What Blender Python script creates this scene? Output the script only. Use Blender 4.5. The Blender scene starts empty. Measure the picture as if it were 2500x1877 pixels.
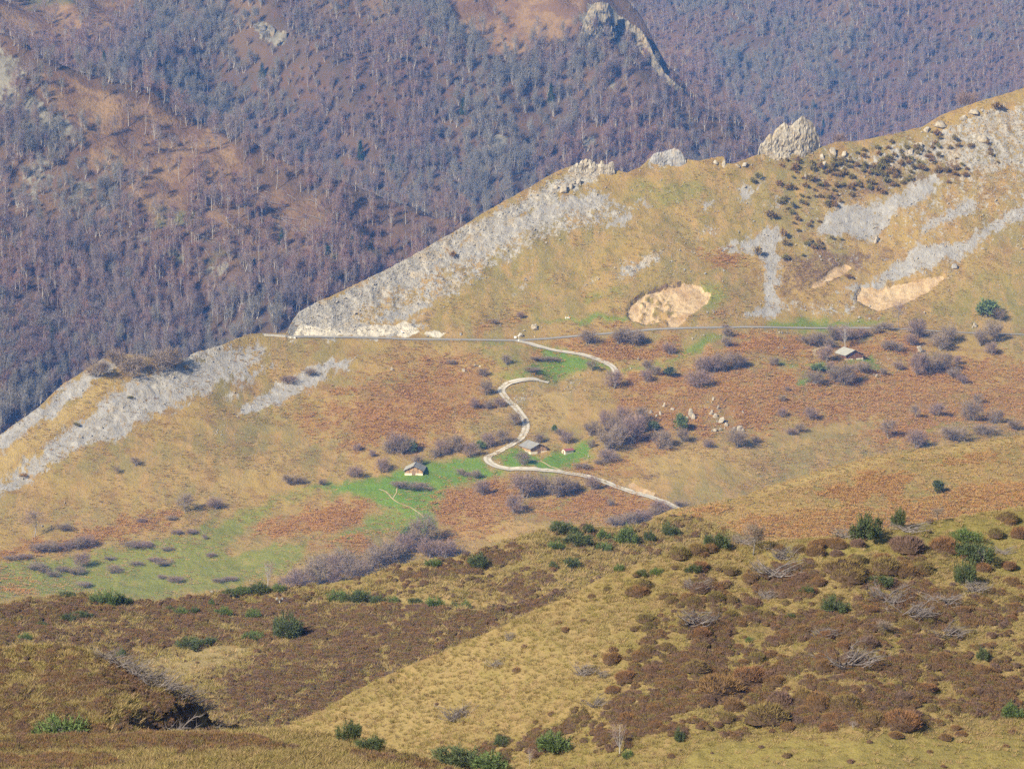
import bpy, bmesh, math, random
import numpy as np
from mathutils import Vector, Matrix, noise as mnoise

# ------------------------------------------------------------------ camera, sky, sun, exposure
SC = bpy.context.scene
HCAM, PITCH, HFOV = 400.0, math.radians(9.0), math.radians(12.0)
CX, CY = 1250.0, 938.5
FPX = 1250.0 / math.tan(HFOV / 2)
cam_d = bpy.data.cameras.new('camera'); cam = bpy.data.objects.new('camera', cam_d)
SC.collection.objects.link(cam); SC.camera = cam
cam.location = (0, 0, HCAM); cam.rotation_euler = (math.pi / 2 - PITCH, 0, 0)
cam_d.sensor_width = 36; cam_d.lens = 18 / math.tan(HFOV / 2)
cam_d.clip_start = 0.5; cam_d.clip_end = 40000

SUN_EL = math.radians(34); SHX, SHY = 0.67, 0.742           # shadows fall to the right and away
wd = bpy.data.worlds.new('World'); SC.world = wd; wd.use_nodes = True
wn = wd.node_tree; bgn = wn.nodes['Background']
sky = wn.nodes.new('ShaderNodeTexSky'); sky.sky_type = 'NISHITA'; sky.sun_disc = False
sky.sun_elevation = SUN_EL; sky.sun_rotation = math.atan2(-SHX, -SHY) % (2 * math.pi)
sky.altitude = 1400
wn.links.new(sky.outputs[0], bgn.inputs[0]); bgn.inputs[1].default_value = 0.075
sl = bpy.data.lights.new('sun', 'SUN'); sun = bpy.data.objects.new('sun', sl); SC.collection.objects.link(sun)
sl.energy = 4.6; sl.angle = math.radians(0.53); sl.color = (1.0, 0.93, 0.82)
sun.rotation_euler = Vector((SHX * math.cos(SUN_EL), SHY * math.cos(SUN_EL), -math.sin(SUN_EL))).to_track_quat('-Z', 'Y').to_euler()
sun.location = (-300, -200, 900)
vs = SC.view_settings; vs.view_transform = 'Standard'; vs.look = 'None'; vs.gamma = 1; vs.exposure = 0.74
vs.use_curve_mapping = False
cy = SC.cycles
cy.max_bounces = 3; cy.diffuse_bounces = 2; cy.glossy_bounces = 1; cy.transmission_bounces = 2; cy.volume_bounces = 0
cy.transparent_max_bounces = 8; cy.use_adaptive_sampling = False; cy.use_denoising = False
cy.caustics_reflective = cy.caustics_refractive = False
SC.render.film_transparent = False
HAZE_DENSITY, HAZE_COLOR = 0.78e-4, (0.09, 0.33, 1.0)

rng = np.random.default_rng(7); random.seed(7)

# ------------------------------------------------------------------ helpers
def T_of(py): return np.tan(PITCH + np.arctan((np.asarray(py, float) - CY) / FPX))
def X_of(px, py):
    v = (np.asarray(py, float) - CY) / FPX
    return ((np.asarray(px, float) - CX) / FPX) / (math.cos(PITCH) - v * math.sin(PITCH))
def hash2(ix, iy, seed):
    h = (ix.astype(np.int64) * 374761393 + iy.astype(np.int64) * 668265263 + seed * 974711) & 0xffffffff
    h = ((h ^ (h >> 13)) * 1274126177) & 0xffffffff
    h = ((h ^ (h >> 16)) * 2246822519) & 0xffffffff
    return ((h ^ (h >> 15)) & 0xffffff) / float(0xffffff)
def vnoise(x, y, seed=0):
    xi = np.floor(x); yi = np.floor(y); fx = x - xi; fy = y - yi
    fx = fx * fx * fx * (fx * (fx * 6 - 15) + 10); fy = fy * fy * fy * (fy * (fy * 6 - 15) + 10)
    a = hash2(xi, yi, seed); b = hash2(xi + 1, yi, seed); c = hash2(xi, yi + 1, seed); d = hash2(xi + 1, yi + 1, seed)
    return (a + (b - a) * fx) * (1 - fy) + (c + (d - c) * fx) * fy
def fbm(x, y, octv=4, seed=0, rough=0.5):
    s = np.zeros_like(x); a = 1.0; tot = 0
    for i in range(octv):
        ang = 0.6 * i + 0.3; cx_, sx_ = math.cos(ang), math.sin(ang)
        s += a * (vnoise((x * cx_ - y * sx_) * 2 ** i + 17.3 * i, (x * sx_ + y * cx_) * 2 ** i - 9.1 * i, seed + i) * 2 - 1)
        tot += a; a *= rough
    return s / tot
def ridged(x, y, octv=4, seed=0):
    s = np.zeros_like(x); a = 1.0; tot = 0
    for i in range(octv):
        s += a * (1 - np.abs(vnoise(x * 2 ** i + 5 * i, y * 2 ** i + 3 * i, seed + i) * 2 - 1)); tot += a; a *= 0.55
    return s / tot
def interp(pts, x):
    p = np.array(pts, float); return np.interp(x, p[:, 0], p[:, 1])
def sdf_poly(poly, X, Y):
    """signed distance to a polygon, positive inside"""
    P = np.array(poly, float); d = np.full(X.shape, 1e9); ins = np.zeros(X.shape, bool)
    for i in range(len(P)):
        a = P[i]; b = P[(i + 1) % len(P)]; ex, ey = b - a
        L = ex * ex + ey * ey + 1e-9
        t = np.clip(((X - a[0]) * ex + (Y - a[1]) * ey) / L, 0, 1)
        d = np.minimum(d, np.hypot(X - a[0] - t * ex, Y - a[1] - t * ey))
        c = ((a[1] > Y) != (b[1] > Y)) & (X < (b[0] - a[0]) * (Y - a[1]) / (b[1] - a[1] + 1e-12) + a[0])
        ins ^= c
    return np.where(ins, d, -d)
def sstep(a, b, x):
    t = np.clip((x - a) / (b - a), 0, 1); return t * t * (3 - 2 * t)
def polymask(polys, X, Y, soft=10, warp=9, seed=0, wl=45.0):
    """union of polygons (poly, weight) with rough edges"""
    out = np.zeros(X.shape)
    wx = X + warp * fbm(X / wl, Y / wl, 4, seed, .6) * 1.6; wy = Y + warp * fbm(X / wl + 50, Y / wl, 4, seed + 7, .6) * 1.6
    for poly, w in polys:
        P = np.array(poly, float); m = 40
        sel = (X > P[:, 0].min() - m) & (X < P[:, 0].max() + m) & (Y > P[:, 1].min() - m) & (Y < P[:, 1].max() + m)
        if not sel.any(): continue
        d = sdf_poly(poly, wx[sel], wy[sel])
        out[sel] = np.maximum(out[sel], w * sstep(-soft, soft, d))
    return out

def props(o, label=None, cat=None, group=None, kind=None):
    if label: o['label'] = label
    if cat: o['category'] = cat
    if group: o['group'] = group
    if kind: o['kind'] = kind
    return o
def link(o, parent=None):
    SC.collection.objects.link(o)
    if parent is not None: o.parent = parent
    return o
def mesh_np(name, V, F, mats=(), smooth=False, midx=None):
    """fast mesh from numpy: V (n,3), F list of (m,k) index arrays"""
    me = bpy.data.meshes.new(name); V = np.asarray(V, np.float32)
    Fs = [np.asarray(f, np.int32) for f in (F if isinstance(F, list) else [F]) if len(f)]
    me.vertices.add(len(V)); me.vertices.foreach_set('co', V.ravel())
    loops = np.concatenate([f.ravel() for f in Fs]); tot = np.concatenate([np.full(len(f), f.shape[1], np.int32) for f in Fs])
    me.loops.add(len(loops)); me.loops.foreach_set('vertex_index', loops)
    me.polygons.add(len(tot)); st = np.concatenate([[0], np.cumsum(tot)[:-1]]).astype(np.int32)
    me.polygons.foreach_set('loop_start', st)
    if midx is not None: me.polygons.foreach_set('material_index', np.asarray(midx, np.int32))
    me.polygons.foreach_set('use_smooth', np.full(len(tot), smooth, bool))
    me.update(calc_edges=True)
    for m in mats: me.materials.append(m)
    return me

# ------------------------------------------------------------------ materials
class NT:
    def __init__(s, name):
        s.m = bpy.data.materials.new(name); s.m.use_nodes = True; s.t = s.m.node_tree
        s.b = s.t.nodes['Principled BSDF']; s.b.inputs['Roughness'].default_value = 0.9
        s.b.inputs['Specular IOR Level'].default_value = 0.12
    def n(s, kind, **kw):
        n = s.t.nodes.new('ShaderNode' + kind)
        for k, v in kw.items(): setattr(n, k, v)
        return n
    def put(s, sock, v):
        if isinstance(v, bpy.types.NodeSocket): s.t.links.new(v, sock)
        elif isinstance(v, tuple) and len(v) == 3 and sock.type == 'RGBA': sock.default_value = (*v, 1)
        else: sock.default_value = v
    def pos(s): return s.n('NewGeometry').outputs['Position']
    def noise(s, vec, size, detail=3, rough=0.55, stretch=None):
        if stretch:
            mp = s.n('Mapping'); s.put(mp.inputs[0], vec)
            mp.inputs['Rotation'].default_value = stretch[0]; mp.inputs['Scale'].default_value = stretch[1]; vec = mp.outputs[0]
        t = s.n('TexNoise'); s.put(t.inputs['Vector'], vec); t.inputs['Scale'].default_value = 1.0 / size
        t.inputs['Detail'].default_value = detail; t.inputs['Roughness'].default_value = rough
        return t.outputs['Fac']
    def ramp(s, fac, lo, hi):
        r = s.n('MapRange', interpolation_type='SMOOTHSTEP'); s.put(r.inputs[0], fac)
        r.inputs[1].default_value = lo; r.inputs[2].default_value = hi; return r.outputs[0]
    def math(s, op, a, b=0.0, c=0.0):
        n = s.n('Math', operation=op); s.put(n.inputs[0], a); s.put(n.inputs[1], b); s.put(n.inputs[2], c); return n.outputs[0]
    def mix(s, fac, a, b, mode='MIX'):
        n = s.n('Mix', data_type='RGBA', blend_type=mode); s.put(n.inputs[0], fac); s.put(n.inputs[6], a); s.put(n.inputs[7], b); return n.outputs[2]
    def attr(s, name):
        a = s.n('Attribute', attribute_name=name); sp = s.n('SeparateColor'); s.put(sp.inputs[0], a.outputs['Color'])
        return sp.outputs[0], sp.outputs[1], sp.outputs[2], a.outputs['Alpha']
    def thr(s, mask, ns, width=.18, spread=.9):
        """mask whose edge is broken up by a noise (0..1)"""
        v = s.math('ADD', mask, s.math('MULTIPLY', s.math('SUBTRACT', ns, .5), spread))
        return s.ramp(v, .5 - width, .5 + width)
    def bump(s, h, dist, strength=1.0):
        b = s.n('Bump'); b.inputs['Strength'].default_value = strength; b.inputs['Distance'].default_value = dist
        s.put(b.inputs['Height'], h); s.put(s.b.inputs['Normal'], b.outputs[0])
    def out(s, col, rough=None):
        s.put(s.b.inputs['Base Color'], col)
        if rough is not None: s.b.inputs['Roughness'].default_value = rough
        return s.m

def grass_material(name, k, pal, brk=2.0):
    """k = metres per noise unit scale factor; pal = palette dict; masks come from the mesh attributes ma and mb"""
    s = NT(name); p = s.pos()
    scree, rock, green, rust = s.attr('ma'); soil, brown, straw, gravel = s.attr('mb')
    big = s.noise(p, 42 * k, 3); mid = s.noise(p, 9 * k, 4, .6); fine = s.noise(p, 1.7 * k, 4, .7)
    st = s.noise(p, 6 * k, 4, .65, ((0, 0, math.radians(38)), (1.0, .22, .6)))
    tiny = s.noise(p, .55 * k, 2, .6)
    c = s.mix(s.ramp(big, .36, .64), pal['straw'], pal['olive'])
    c = s.mix(s.ramp(st, .42, .66), c, pal['tan'])
    c = s.mix(s.math('MULTIPLY', s.ramp(mid, .5, .68), .75), c, pal['brownish'])
    mess = s.math('ADD', s.math('MULTIPLY', mid, .55), s.math('MULTIPLY', fine, .45))
    c = s.mix(s.thr(straw, mess, .25, 1.3), c, s.mix(fine, pal['pale'], pal['straw']))
    c = s.mix(s.thr(rust, mess, .3, 2.4), c, s.mix(s.ramp(fine, .35, .65), pal['rust'], pal['rust2']))
    c = s.mix(s.thr(brown, mess, .2, brk), c, s.mix(s.ramp(fine, .35, .65), pal['brown'], pal['brown2']))
    c = s.mix(s.thr(green, mess, .28, 1.5), c, s.mix(s.ramp(s.math('ADD', green, s.math('MULTIPLY', mid, -.7)), .15, .65), pal['green2'], pal['green']))
    # small stones and dark tussocks everywhere
    c = s.mix(s.math('MULTIPLY', s.ramp(fine, .52, .72), .55), c, s.mix(.5, c, pal['dark']))
    c = s.mix(s.math('MULTIPLY', s.ramp(tiny, .5, .75), .4), c, pal['pale'])
    c = s.mix(s.math('MULTIPLY', s.ramp(tiny, .5, .28), .35), c, pal['dark'])
    rk = s.noise(p, 2.4 * k, 5, .75, ((0, 0, math.radians(40)), (1, .45, .8)))
    stf = s.noise(p, 2.0 * k, 5, .75, ((0, 0, math.radians(38)), (1.0, .28, .6)))
    sc_col = s.mix(s.ramp(rk, .35, .7), (.275, .26, .24), (.38, .365, .335))
    sc_col = s.mix(s.math('MULTIPLY', s.ramp(stf, .5, .64), .65), sc_col, (.27, .22, .14))
    sc_col = s.mix(s.math('MULTIPLY', s.ramp(tiny, .55, .75), .5), sc_col, (.47, .455, .43))
    c = s.mix(s.thr(scree, s.math('ADD', s.math('MULTIPLY', stf, .65), s.math('MULTIPLY', rk, .35)), .09, 2.3), c, sc_col)
    crack = s.ramp(s.noise(p, 1.5 * k, 4, .75, ((.4, .2, math.radians(50)), (1, .3, .7))), .36, .5)
    r_col = s.mix(s.ramp(rk, .3, .66), (.24, .22, .185), (.41, .385, .335))
    r_col = s.mix(crack, (.2, .18, .15), r_col)
    r_col = s.mix(s.math('MULTIPLY', s.ramp(mid, .52, .66), .45), r_col, (.44, .34, .2))
    c = s.mix(s.thr(rock, s.math('ADD', s.math('MULTIPLY', rk, .5), s.math('MULTIPLY', fine, .5)), .09, 2.0), c, r_col)
    so_col = s.mix(s.ramp(st, .35, .65), (.47, .335, .18), (.36, .225, .105))
    so_col = s.mix(s.ramp(mid, .3, .6), so_col, (.53, .40, .235))
    so_col = s.mix(s.math('MULTIPLY', s.ramp(fine, .48, .66), .6), so_col, (.30, .19, .095)); so_col = s.mix(s.math('MULTIPLY', s.ramp(stf, .5, .62), .5), so_col, (.36, .24, .125))
    c = s.mix(s.ramp(s.math('ADD', soil, s.math('MULTIPLY', s.math('SUBTRACT', fine, .5), .5)), .42, .58), c, so_col)
    c = s.mix(s.thr(gravel, rk, .15, 1.0), c, s.mix(s.ramp(rk, .35, .6), (.36, .32, .25), (.58, .53, .43)))
    s.bump(s.math('ADD', s.math('MULTIPLY', fine, .6), s.math('MULTIPLY', tiny, .4)), .9 * k, .9)
    return s.out(c)

PAL_HILL = dict(straw=(.325, .225, .068), olive=(.215, .178, .062), tan=(.335, .218, .08), brownish=(.225, .135, .045), pale=(.42, .31, .125),
                rust=(.27, .125, .036), rust2=(.26, .14, .047), brown=(.155, .09, .048), brown2=(.12, .076, .042),
                green=(.105, .205, .02), green2=(.175, .195, .038), dark=(.095, .064, .032))
PAL_HEATH = dict(straw=(.27, .195, .074), olive=(.195, .155, .045), tan=(.295, .205, .083), brownish=(.185, .115, .05), pale=(.40, .31, .145),
                 rust=(.24, .115, .045), rust2=(.19, .09, .045), brown=(.14, .08, .046), brown2=(.105, .066, .043),
                 green=(.215, .185, .045), green2=(.265, .21, .062), dark=(.085, .058, .03))
M_hill = grass_material('dry_hill_grass', 1.0, PAL_HILL)
M_spur = grass_material('spur_grass', .6, PAL_HILL)
M_moor = grass_material('moor_grass', .42, PAL_HEATH, 1.0)
M_near = grass_material('near_heath_grass', .22, PAL_HEATH, .9)

def forest_floor():
    s = NT('forest_floor'); p = s.pos(); scree, rock, green, rust = s.attr('ma')
    big = s.noise(p, 90, 4); mid = s.noise(p, 18, 4, .65); fine = s.noise(p, 3, 3, .7)
    c = s.mix(s.ramp(mid, .38, .62), (.115, .07, .042), (.088, .064, .042))
    c = s.mix(s.ramp(big, .5, .68), c, (.15, .10, .055))
    c = s.mix(s.thr(rust, mid, .25), c, s.mix(s.ramp(mid, .4, .6), (.23, .15, .075), (.15, .09, .05)))
    c = s.mix(s.math('MULTIPLY', s.ramp(fine, .5, .7), .5), c, (.10, .075, .05))
    c = s.mix(s.thr(green, mid, .2), c, (.13, .125, .055))
    rk = s.noise(p, 12, 5, .72, ((0, 0, .5), (1, .6, .5)))
    r = s.mix(s.ramp(rk, .35, .62), (.11, .105, .08), (.23, .215, .17))
    c = s.mix(s.thr(rock, s.math('ADD', s.math('MULTIPLY', rk, .6), s.math('MULTIPLY', fine, .4)), .14, 2.6), c, r)
    s.bump(s.math('ADD', fine, mid), 2.0, .8)
    return s.out(c)
M_forest = forest_floor()

def flat(name, col, var=.25, size=.5, rough=.9, bump=0, rnd=0, col2=None):
    s = NT(name); p = s.n('TexCoord').outputs['Object']
    n = s.noise(p, size, 4, .65)
    c = s.mix(s.ramp(n, .3, .7), tuple(x * (1 - var) for x in col), tuple(min(1, x * (1 + var)) for x in col))
    if col2 is not None:
        r = s.n('ObjectInfo').outputs['Random']; c = s.mix(s.math('MULTIPLY', r, rnd), c, col2)
    if bump: s.bump(n, bump)
    return s.out(c, rough)
M_bark = flat('pale_bark', (.44, .41, .37), .3, .8, .85)
M_bark_d = flat('grey_bark', (.24, .215, .19), .3, .5, .85)
M_twig_f = flat('forest_twigs', (.22, .185, .18), .2, 1.5, .9, 0, .9, (.25, .16, .135))
M_twig_f2 = flat('reddish_forest_twigs', (.27, .155, .12), .2, 1.5, .9, 0, .8, (.22, .15, .13))
M_twig_f3 = flat('lichen_grey_forest_twigs', (.24, .225, .19), .2, 1.5, .9, 0, .8, (.19, .18, .165))
M_twig_b = flat('bush_twigs', (.29, .228, .17), .22, .6, .9, 0, .7, (.22, .16, .11))
M_twig_r = flat('reddish_twigs', (.28, .19, .155), .22, .6, .9, 0, .5, (.25, .20, .17))
M_ever = flat('evergreen_leaves', (.085, .11, .045), .35, .4, .6, 0, .6, (.115, .135, .05))
M_ever_b = flat('bright_evergreen_leaves', (.12, .165, .05), .3, .4, .6)
M_conif = flat('conifer_needles', (.04, .075, .04), .3, 1.0, .7, 0, .6, (.06, .085, .04))
M_box = flat('olive_shrub_leaves', (.20, .18, .055), .3, .4, .7, 0, .9, (.27, .16, .065))
M_heath1 = flat('heather_twigs', (.26, .135, .062), .3, .25, .95, 0, .9, (.24, .15, .06))
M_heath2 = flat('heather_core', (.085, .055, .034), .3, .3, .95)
M_tuft = flat('tussock_blades', (.40, .295, .125), .2, .3, .9, 0, .9, (.25, .19, .08))
M_tuft_h = flat('hill_tussock_blades', (.43, .295, .11), .2, .3, .9, 0, .9, (.33, .20, .075))
M_tuft_o = flat('olive_tussock_blades', (.27, .225, .065), .25, .3, .9, 0, .8, (.33, .26, .095))
M_tuft_w = flat('brown_tussock_blades', (.36, .24, .115), .25, .3, .9, 0, .8, (.44, .31, .15))
M_heath_o = flat('olive_heather_twigs', (.21, .175, .06), .3, .25, .95, 0, .8, (.26, .17, .065))
M_heath_p = flat('grey_brown_heather_twigs', (.20, .135, .105), .3, .25, .95, 0, .8, (.24, .13, .075))
M_brack = flat('bracken_fronds', (.38, .185, .062), .25, .5, .9, 0, 1.0, (.44, .27, .095))
M_dead = flat('bleached_dead_wood', (.25, .215, .19), .3, .3, .85, 0, .7, (.13, .105, .095))
def rock_mat(name, a, b, k):
    s = NT(name); p = s.n('TexCoord').outputs['Object']
    n = s.noise(p, 1.6 * k, 6, .7); m = s.noise(p, 5 * k, 3)
    c = s.mix(s.ramp(n, .32, .62), a, b); c = s.mix(s.math('MULTIPLY', s.ramp(m, .5, .65), .5), c, (.36, .28, .17))
    s.bump(n, .35 * k, 1.0); return s.out(c, .92)
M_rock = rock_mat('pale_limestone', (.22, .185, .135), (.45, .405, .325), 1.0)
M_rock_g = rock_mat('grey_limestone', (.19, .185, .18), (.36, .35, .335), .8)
M_rock_d = rock_mat('dark_forest_rock', (.085, .08, .065), (.25, .225, .175), 2.2)  # darker rock for the crags of the central mountain
# ------------------------------------------------------------------ terrain
class Layer:
    """A hillside as a height field. Each column follows one compass bearing; going up the column the ground
    distance grows by the local slope (degrees, from control points), so sizes and depths stay metric."""
    def __init__(s, px0, px1, step, nrow, base, ybase, ridge, slopes, flats=(), jumps=(), back=(30, 45.0, 12), front=None, sy=85.0):
        s.px = np.arange(px0, px1 + step, step, float); s.step = step; n = len(s.px)
        b = interp(base, s.px); r = interp(ridge, s.px); s.b, s.r, s.nrow = b, r, nrow
        t = np.linspace(0, 1, nrow); PY = b[:, None] + (r - b)[:, None] * t[None, :]
        PX = np.repeat(s.px[:, None], nrow, 1)
        P = np.array(slopes, float); W = np.zeros(PX.shape); S = np.zeros(PX.shape)
        for q in P:
            w = np.exp(-((PX - q[0]) ** 2 / (2 * 230.0 ** 2) + (PY - q[1]) ** 2 / (2 * sy ** 2))) + 1e-5; W += w; S += w * q[2]
        S = np.tan(np.radians(S / W))
        for line, half, deg in flats:
            c = interp(line, s.px); a, z = line[0][0], line[-1][0]
            win = sstep(a - 15, a + 5, s.px) * (1 - sstep(z - 5, z + 15, s.px))
            k = np.exp(-((PY - c[:, None]) / half) ** 4) * win[:, None]
            S = S * (1 - k) + math.tan(math.radians(deg)) * k
        TT = T_of(PY); Y = np.zeros(PX.shape); Y[:, 0] = interp(ybase, s.px)
        for j in range(1, nrow):
            y = Y[:, j - 1]; sm = .5 * (S[:, j] + S[:, j - 1]); tm = .5 * (TT[:, j] + TT[:, j - 1])
            dy = y * (TT[:, j - 1] - TT[:, j]) / np.maximum(sm + tm, .03)
            Y[:, j] = y + dy
        for line, amt, fade in jumps:                       # a low brow that hides a little ground behind it
            c = interp(line, s.px)[:, None]; a, z = line[0][0], line[-1][0]
            win = (sstep(a, a + fade, s.px) * (1 - sstep(z - fade, z, s.px)))[:, None]
            Y = Y + np.where(PY <= c, amt * win * np.exp(-np.maximum(c - PY, 0) / 55.0), 0)
        s.PX, s.PY, s.Y, s.S = PX, PY, Y, S
        s.X = Y * X_of(PX, PY); s.Z = HCAM - Y * TT
        s.back, s.front = back, front
    def displace(s, dz): s.Z = s.Z + dz
    def proj_py(s): return CY + FPX * np.tan(np.arctan((HCAM - s.Z) / s.Y) - PITCH)
    def hit(s, px, py):
        """ground point really met when looking at a picture position (after relief was added)"""
        c = float(np.clip((px - s.px[0]) / s.step, 0, len(s.px) - 1.001)); i = int(c); f = c - i; q = s.proj_py()[i] * (1 - f) + s.proj_py()[i + 1] * f
        k = np.nonzero(q <= py)[0]; j = float(k[0]) if len(k) else s.nrow - 1.01
        if len(k) and k[0] > 0: j = k[0] - 1 + (q[k[0] - 1] - py) / max(q[k[0] - 1] - q[k[0]], 1e-6)
        return s._bil(np.array([c]), np.array([min(j, s.nrow - 1.001)]))[0]
    def build(s, name, mat, ma, mb, label, cat):
        X, Y, Z = s.X, s.Y, s.Z; n, m = X.shape
        deg, step, nb = s.back                                  # far side of the ridge, sloping away
        kk = np.arange(1, nb + 1)[None, :]; d = step * kk * (1 + kk * .25)
        zb = Z[:, -1:] - d * math.tan(math.radians(deg)) - .02 * d
        ux = X[:, -1:] / Y[:, -1:]
        yb = Y[:, -1:] + d; xb = X[:, -1:] + d * ux
        X = np.concatenate([X, xb], 1); Y = np.concatenate([Y, yb], 1); Z = np.concatenate([Z, zb], 1)
        ext = lambda a: np.concatenate([a, np.repeat(a[:, -1:], nb, 1)], 1)
        ma = [ext(a) for a in ma]; mb = [ext(a) for a in mb]
        if s.front:                                             # ground running back under the viewer
            y0, z0, nf = s.front; q = np.linspace(0, 1, nf, endpoint=False)[None, :]
            xf = (X[:, :1] / Y[:, :1]) * (y0 + (Y[:, :1] - y0) * q); yf = y0 + (Y[:, :1] - y0) * q; zf = z0 + (Z[:, :1] - z0) * q
            X = np.concatenate([xf, X], 1); Y = np.concatenate([yf, Y], 1); Z = np.concatenate([zf, Z], 1)
            pre = lambda a: np.concatenate([np.repeat(a[:, :1], nf, 1), a], 1)
            ma = [pre(a) for a in ma]; mb = [pre(a) for a in mb]
        n, m = X.shape; V = np.stack([X.ravel(), Y.ravel(), Z.ravel()], 1)
        i = np.arange(n - 1)[:, None] * m + np.arange(m - 1)[None, :]
        F = np.stack([i, i + m, i + m + 1, i + 1], -1).reshape(-1, 4)
        me = mesh_np(name, V, F, [mat], smooth=True)
        for nm, ch in (('ma', ma), ('mb', mb)):
            at = me.attributes.new(nm, 'FLOAT_COLOR', 'POINT')
            at.data.foreach_set('color', np.stack([c.ravel() for c in ch], 1).astype(np.float32).ravel())
        o = link(bpy.data.objects.new(name, me)); props(o, label, cat, kind='structure'); return o
    def at(s, px, py):
        """world points of picture positions on this hillside (arrays)"""
        px = np.atleast_1d(np.asarray(px, float)); py = np.atleast_1d(np.asarray(py, float))
        c = np.clip((px - s.px[0]) / s.step, 0, len(s.px) - 1.001); b = np.interp(px, s.px, s.b); r = np.interp(px, s.px, s.r)
        w = np.clip((py - b) / (r - b), 0, 1) * (s.nrow - 1); w = np.clip(w, 0, s.nrow - 1.001)
        return s._bil(c, w)
    def _bil(s, c, w):
        i = c.astype(int); j = w.astype(int); f = (c - i)[:, None]; g = (w - j)[:, None]
        G = lambda i, j: np.stack([s.X[i, j], s.Y[i, j], s.Z[i, j]], 1)
        return (G(i, j) * (1 - f) + G(i + 1, j) * f) * (1 - g) + (G(i, j + 1) * (1 - f) + G(i + 1, j + 1) * f) * g
    def z_at(s, x, y):
        """ground height at plan positions"""
        x = np.atleast_1d(np.asarray(x, float)); y = np.atleast_1d(np.asarray(y, float)); py = np.full(x.shape, CY)
        for _ in range(3):
            v = (py - CY) / FPX; px = CX + x / y * (math.cos(PITCH) - v * math.sin(PITCH)) * FPX
            c = np.clip((px - s.px[0]) / s.step, 0, len(s.px) - 1.001); i = c.astype(int); f = (c - i)
            col = s.Y[i] * (1 - f[:, None]) + s.Y[i + 1] * f[:, None]
            k = (col < y[:, None]).sum(1).clip(1, s.nrow - 1); a = np.take_along_axis(col, (k - 1)[:, None], 1)[:, 0]
            e = np.take_along_axis(col, k[:, None], 1)[:, 0]; w = k - 1 + np.clip((y - a) / np.maximum(e - a, 1e-6), 0, 1)
            b = np.interp(px, s.px, s.b); r = np.interp(px, s.px, s.r); py = b + (r - b) * w / (s.nrow - 1)
        return s._bil(c, np.clip(w, 0, s.nrow - 1.001))[:, 2]
    def sample(s, n, dens=None, seed=1, xr=(-60, 2560), yr=(-1e9, 1e9)):
        """n random ground points with density per square metre following dens (array on the grid)"""
        g = np.random.default_rng(seed)
        dx = np.abs(np.diff(s.X, axis=0))[:, :-1]; dy = np.diff(s.Y, axis=1)[:-1]
        w = dx * np.minimum(dy, 4 * np.median(dy)); pxm, pym = s.PX[:-1, :-1], s.PY[:-1, :-1]
        w = w * ((pxm > xr[0]) & (pxm < xr[1]) & (pym > yr[0]) & (pym < yr[1]))
        if dens is not None: w = w * dens[:-1, :-1]
        cw = np.cumsum(w.ravel()); k = np.searchsorted(cw, g.random(n) * cw[-1]); m = w.shape[1]
        c = (k // m) + g.random(n); r = (k % m) + g.random(n)
        P = s._bil(c, r); px = s.px[0] + c * s.step
        return P, px, np.interp(px, s.px, s.b) + (np.interp(px, s.px, s.r) - np.interp(px, s.px, s.b)) * r / (s.nrow - 1)
    def mpp(s, px, py):
        """metres per photo pixel at a point"""
        return s.at(px, py)[:, 1] / FPX

ZERO = lambda L: np.zeros(L.PX.shape)

# ---- the big open hillside with the road and the barns
ROAD = [(600, 817), (642, 817), (700, 820), (800, 823), (900, 825), (1000, 829), (1060, 830), (1160, 831), (1255, 832), (1330, 827), (1420, 819), (1540, 809),
        (1600, 804), (1700, 801), (1830, 799), (1960, 800), (2130, 801), (2250, 806), (2370, 813), (2500, 817), (2700, 822)]
RIDGE_M = [(-300, 1255), (0, 1062), (38, 1034), (87, 1000), (125, 964), (156, 935), (213, 901), (254, 872), (281, 868), (311, 864), (349, 872), (425, 877),
           (456, 871), (471, 861), (539, 843), (600, 818), (615, 814), (642, 813), (698, 813), (706, 798), (716, 780), (729, 762), (780, 735), (840, 707), (997, 630), (1096, 573),
           (1168, 528), (1248, 482), (1354, 421), (1381, 410), (1422, 397), (1498, 414), (1532, 421), (1563, 408), (1597, 377), (1646, 366), (1670, 386), (1706, 393),
           (1766, 381), (1774, 398), (1791, 399), (1850, 376), (1880, 372), (1914, 366), (1955, 364), (1998, 359), (2010, 357), (2040, 347), (2097, 344), (2180, 327),
           (2252, 308), (2302, 279), (2381, 252), (2442, 234), (2500, 216), (2750, 130)]
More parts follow.
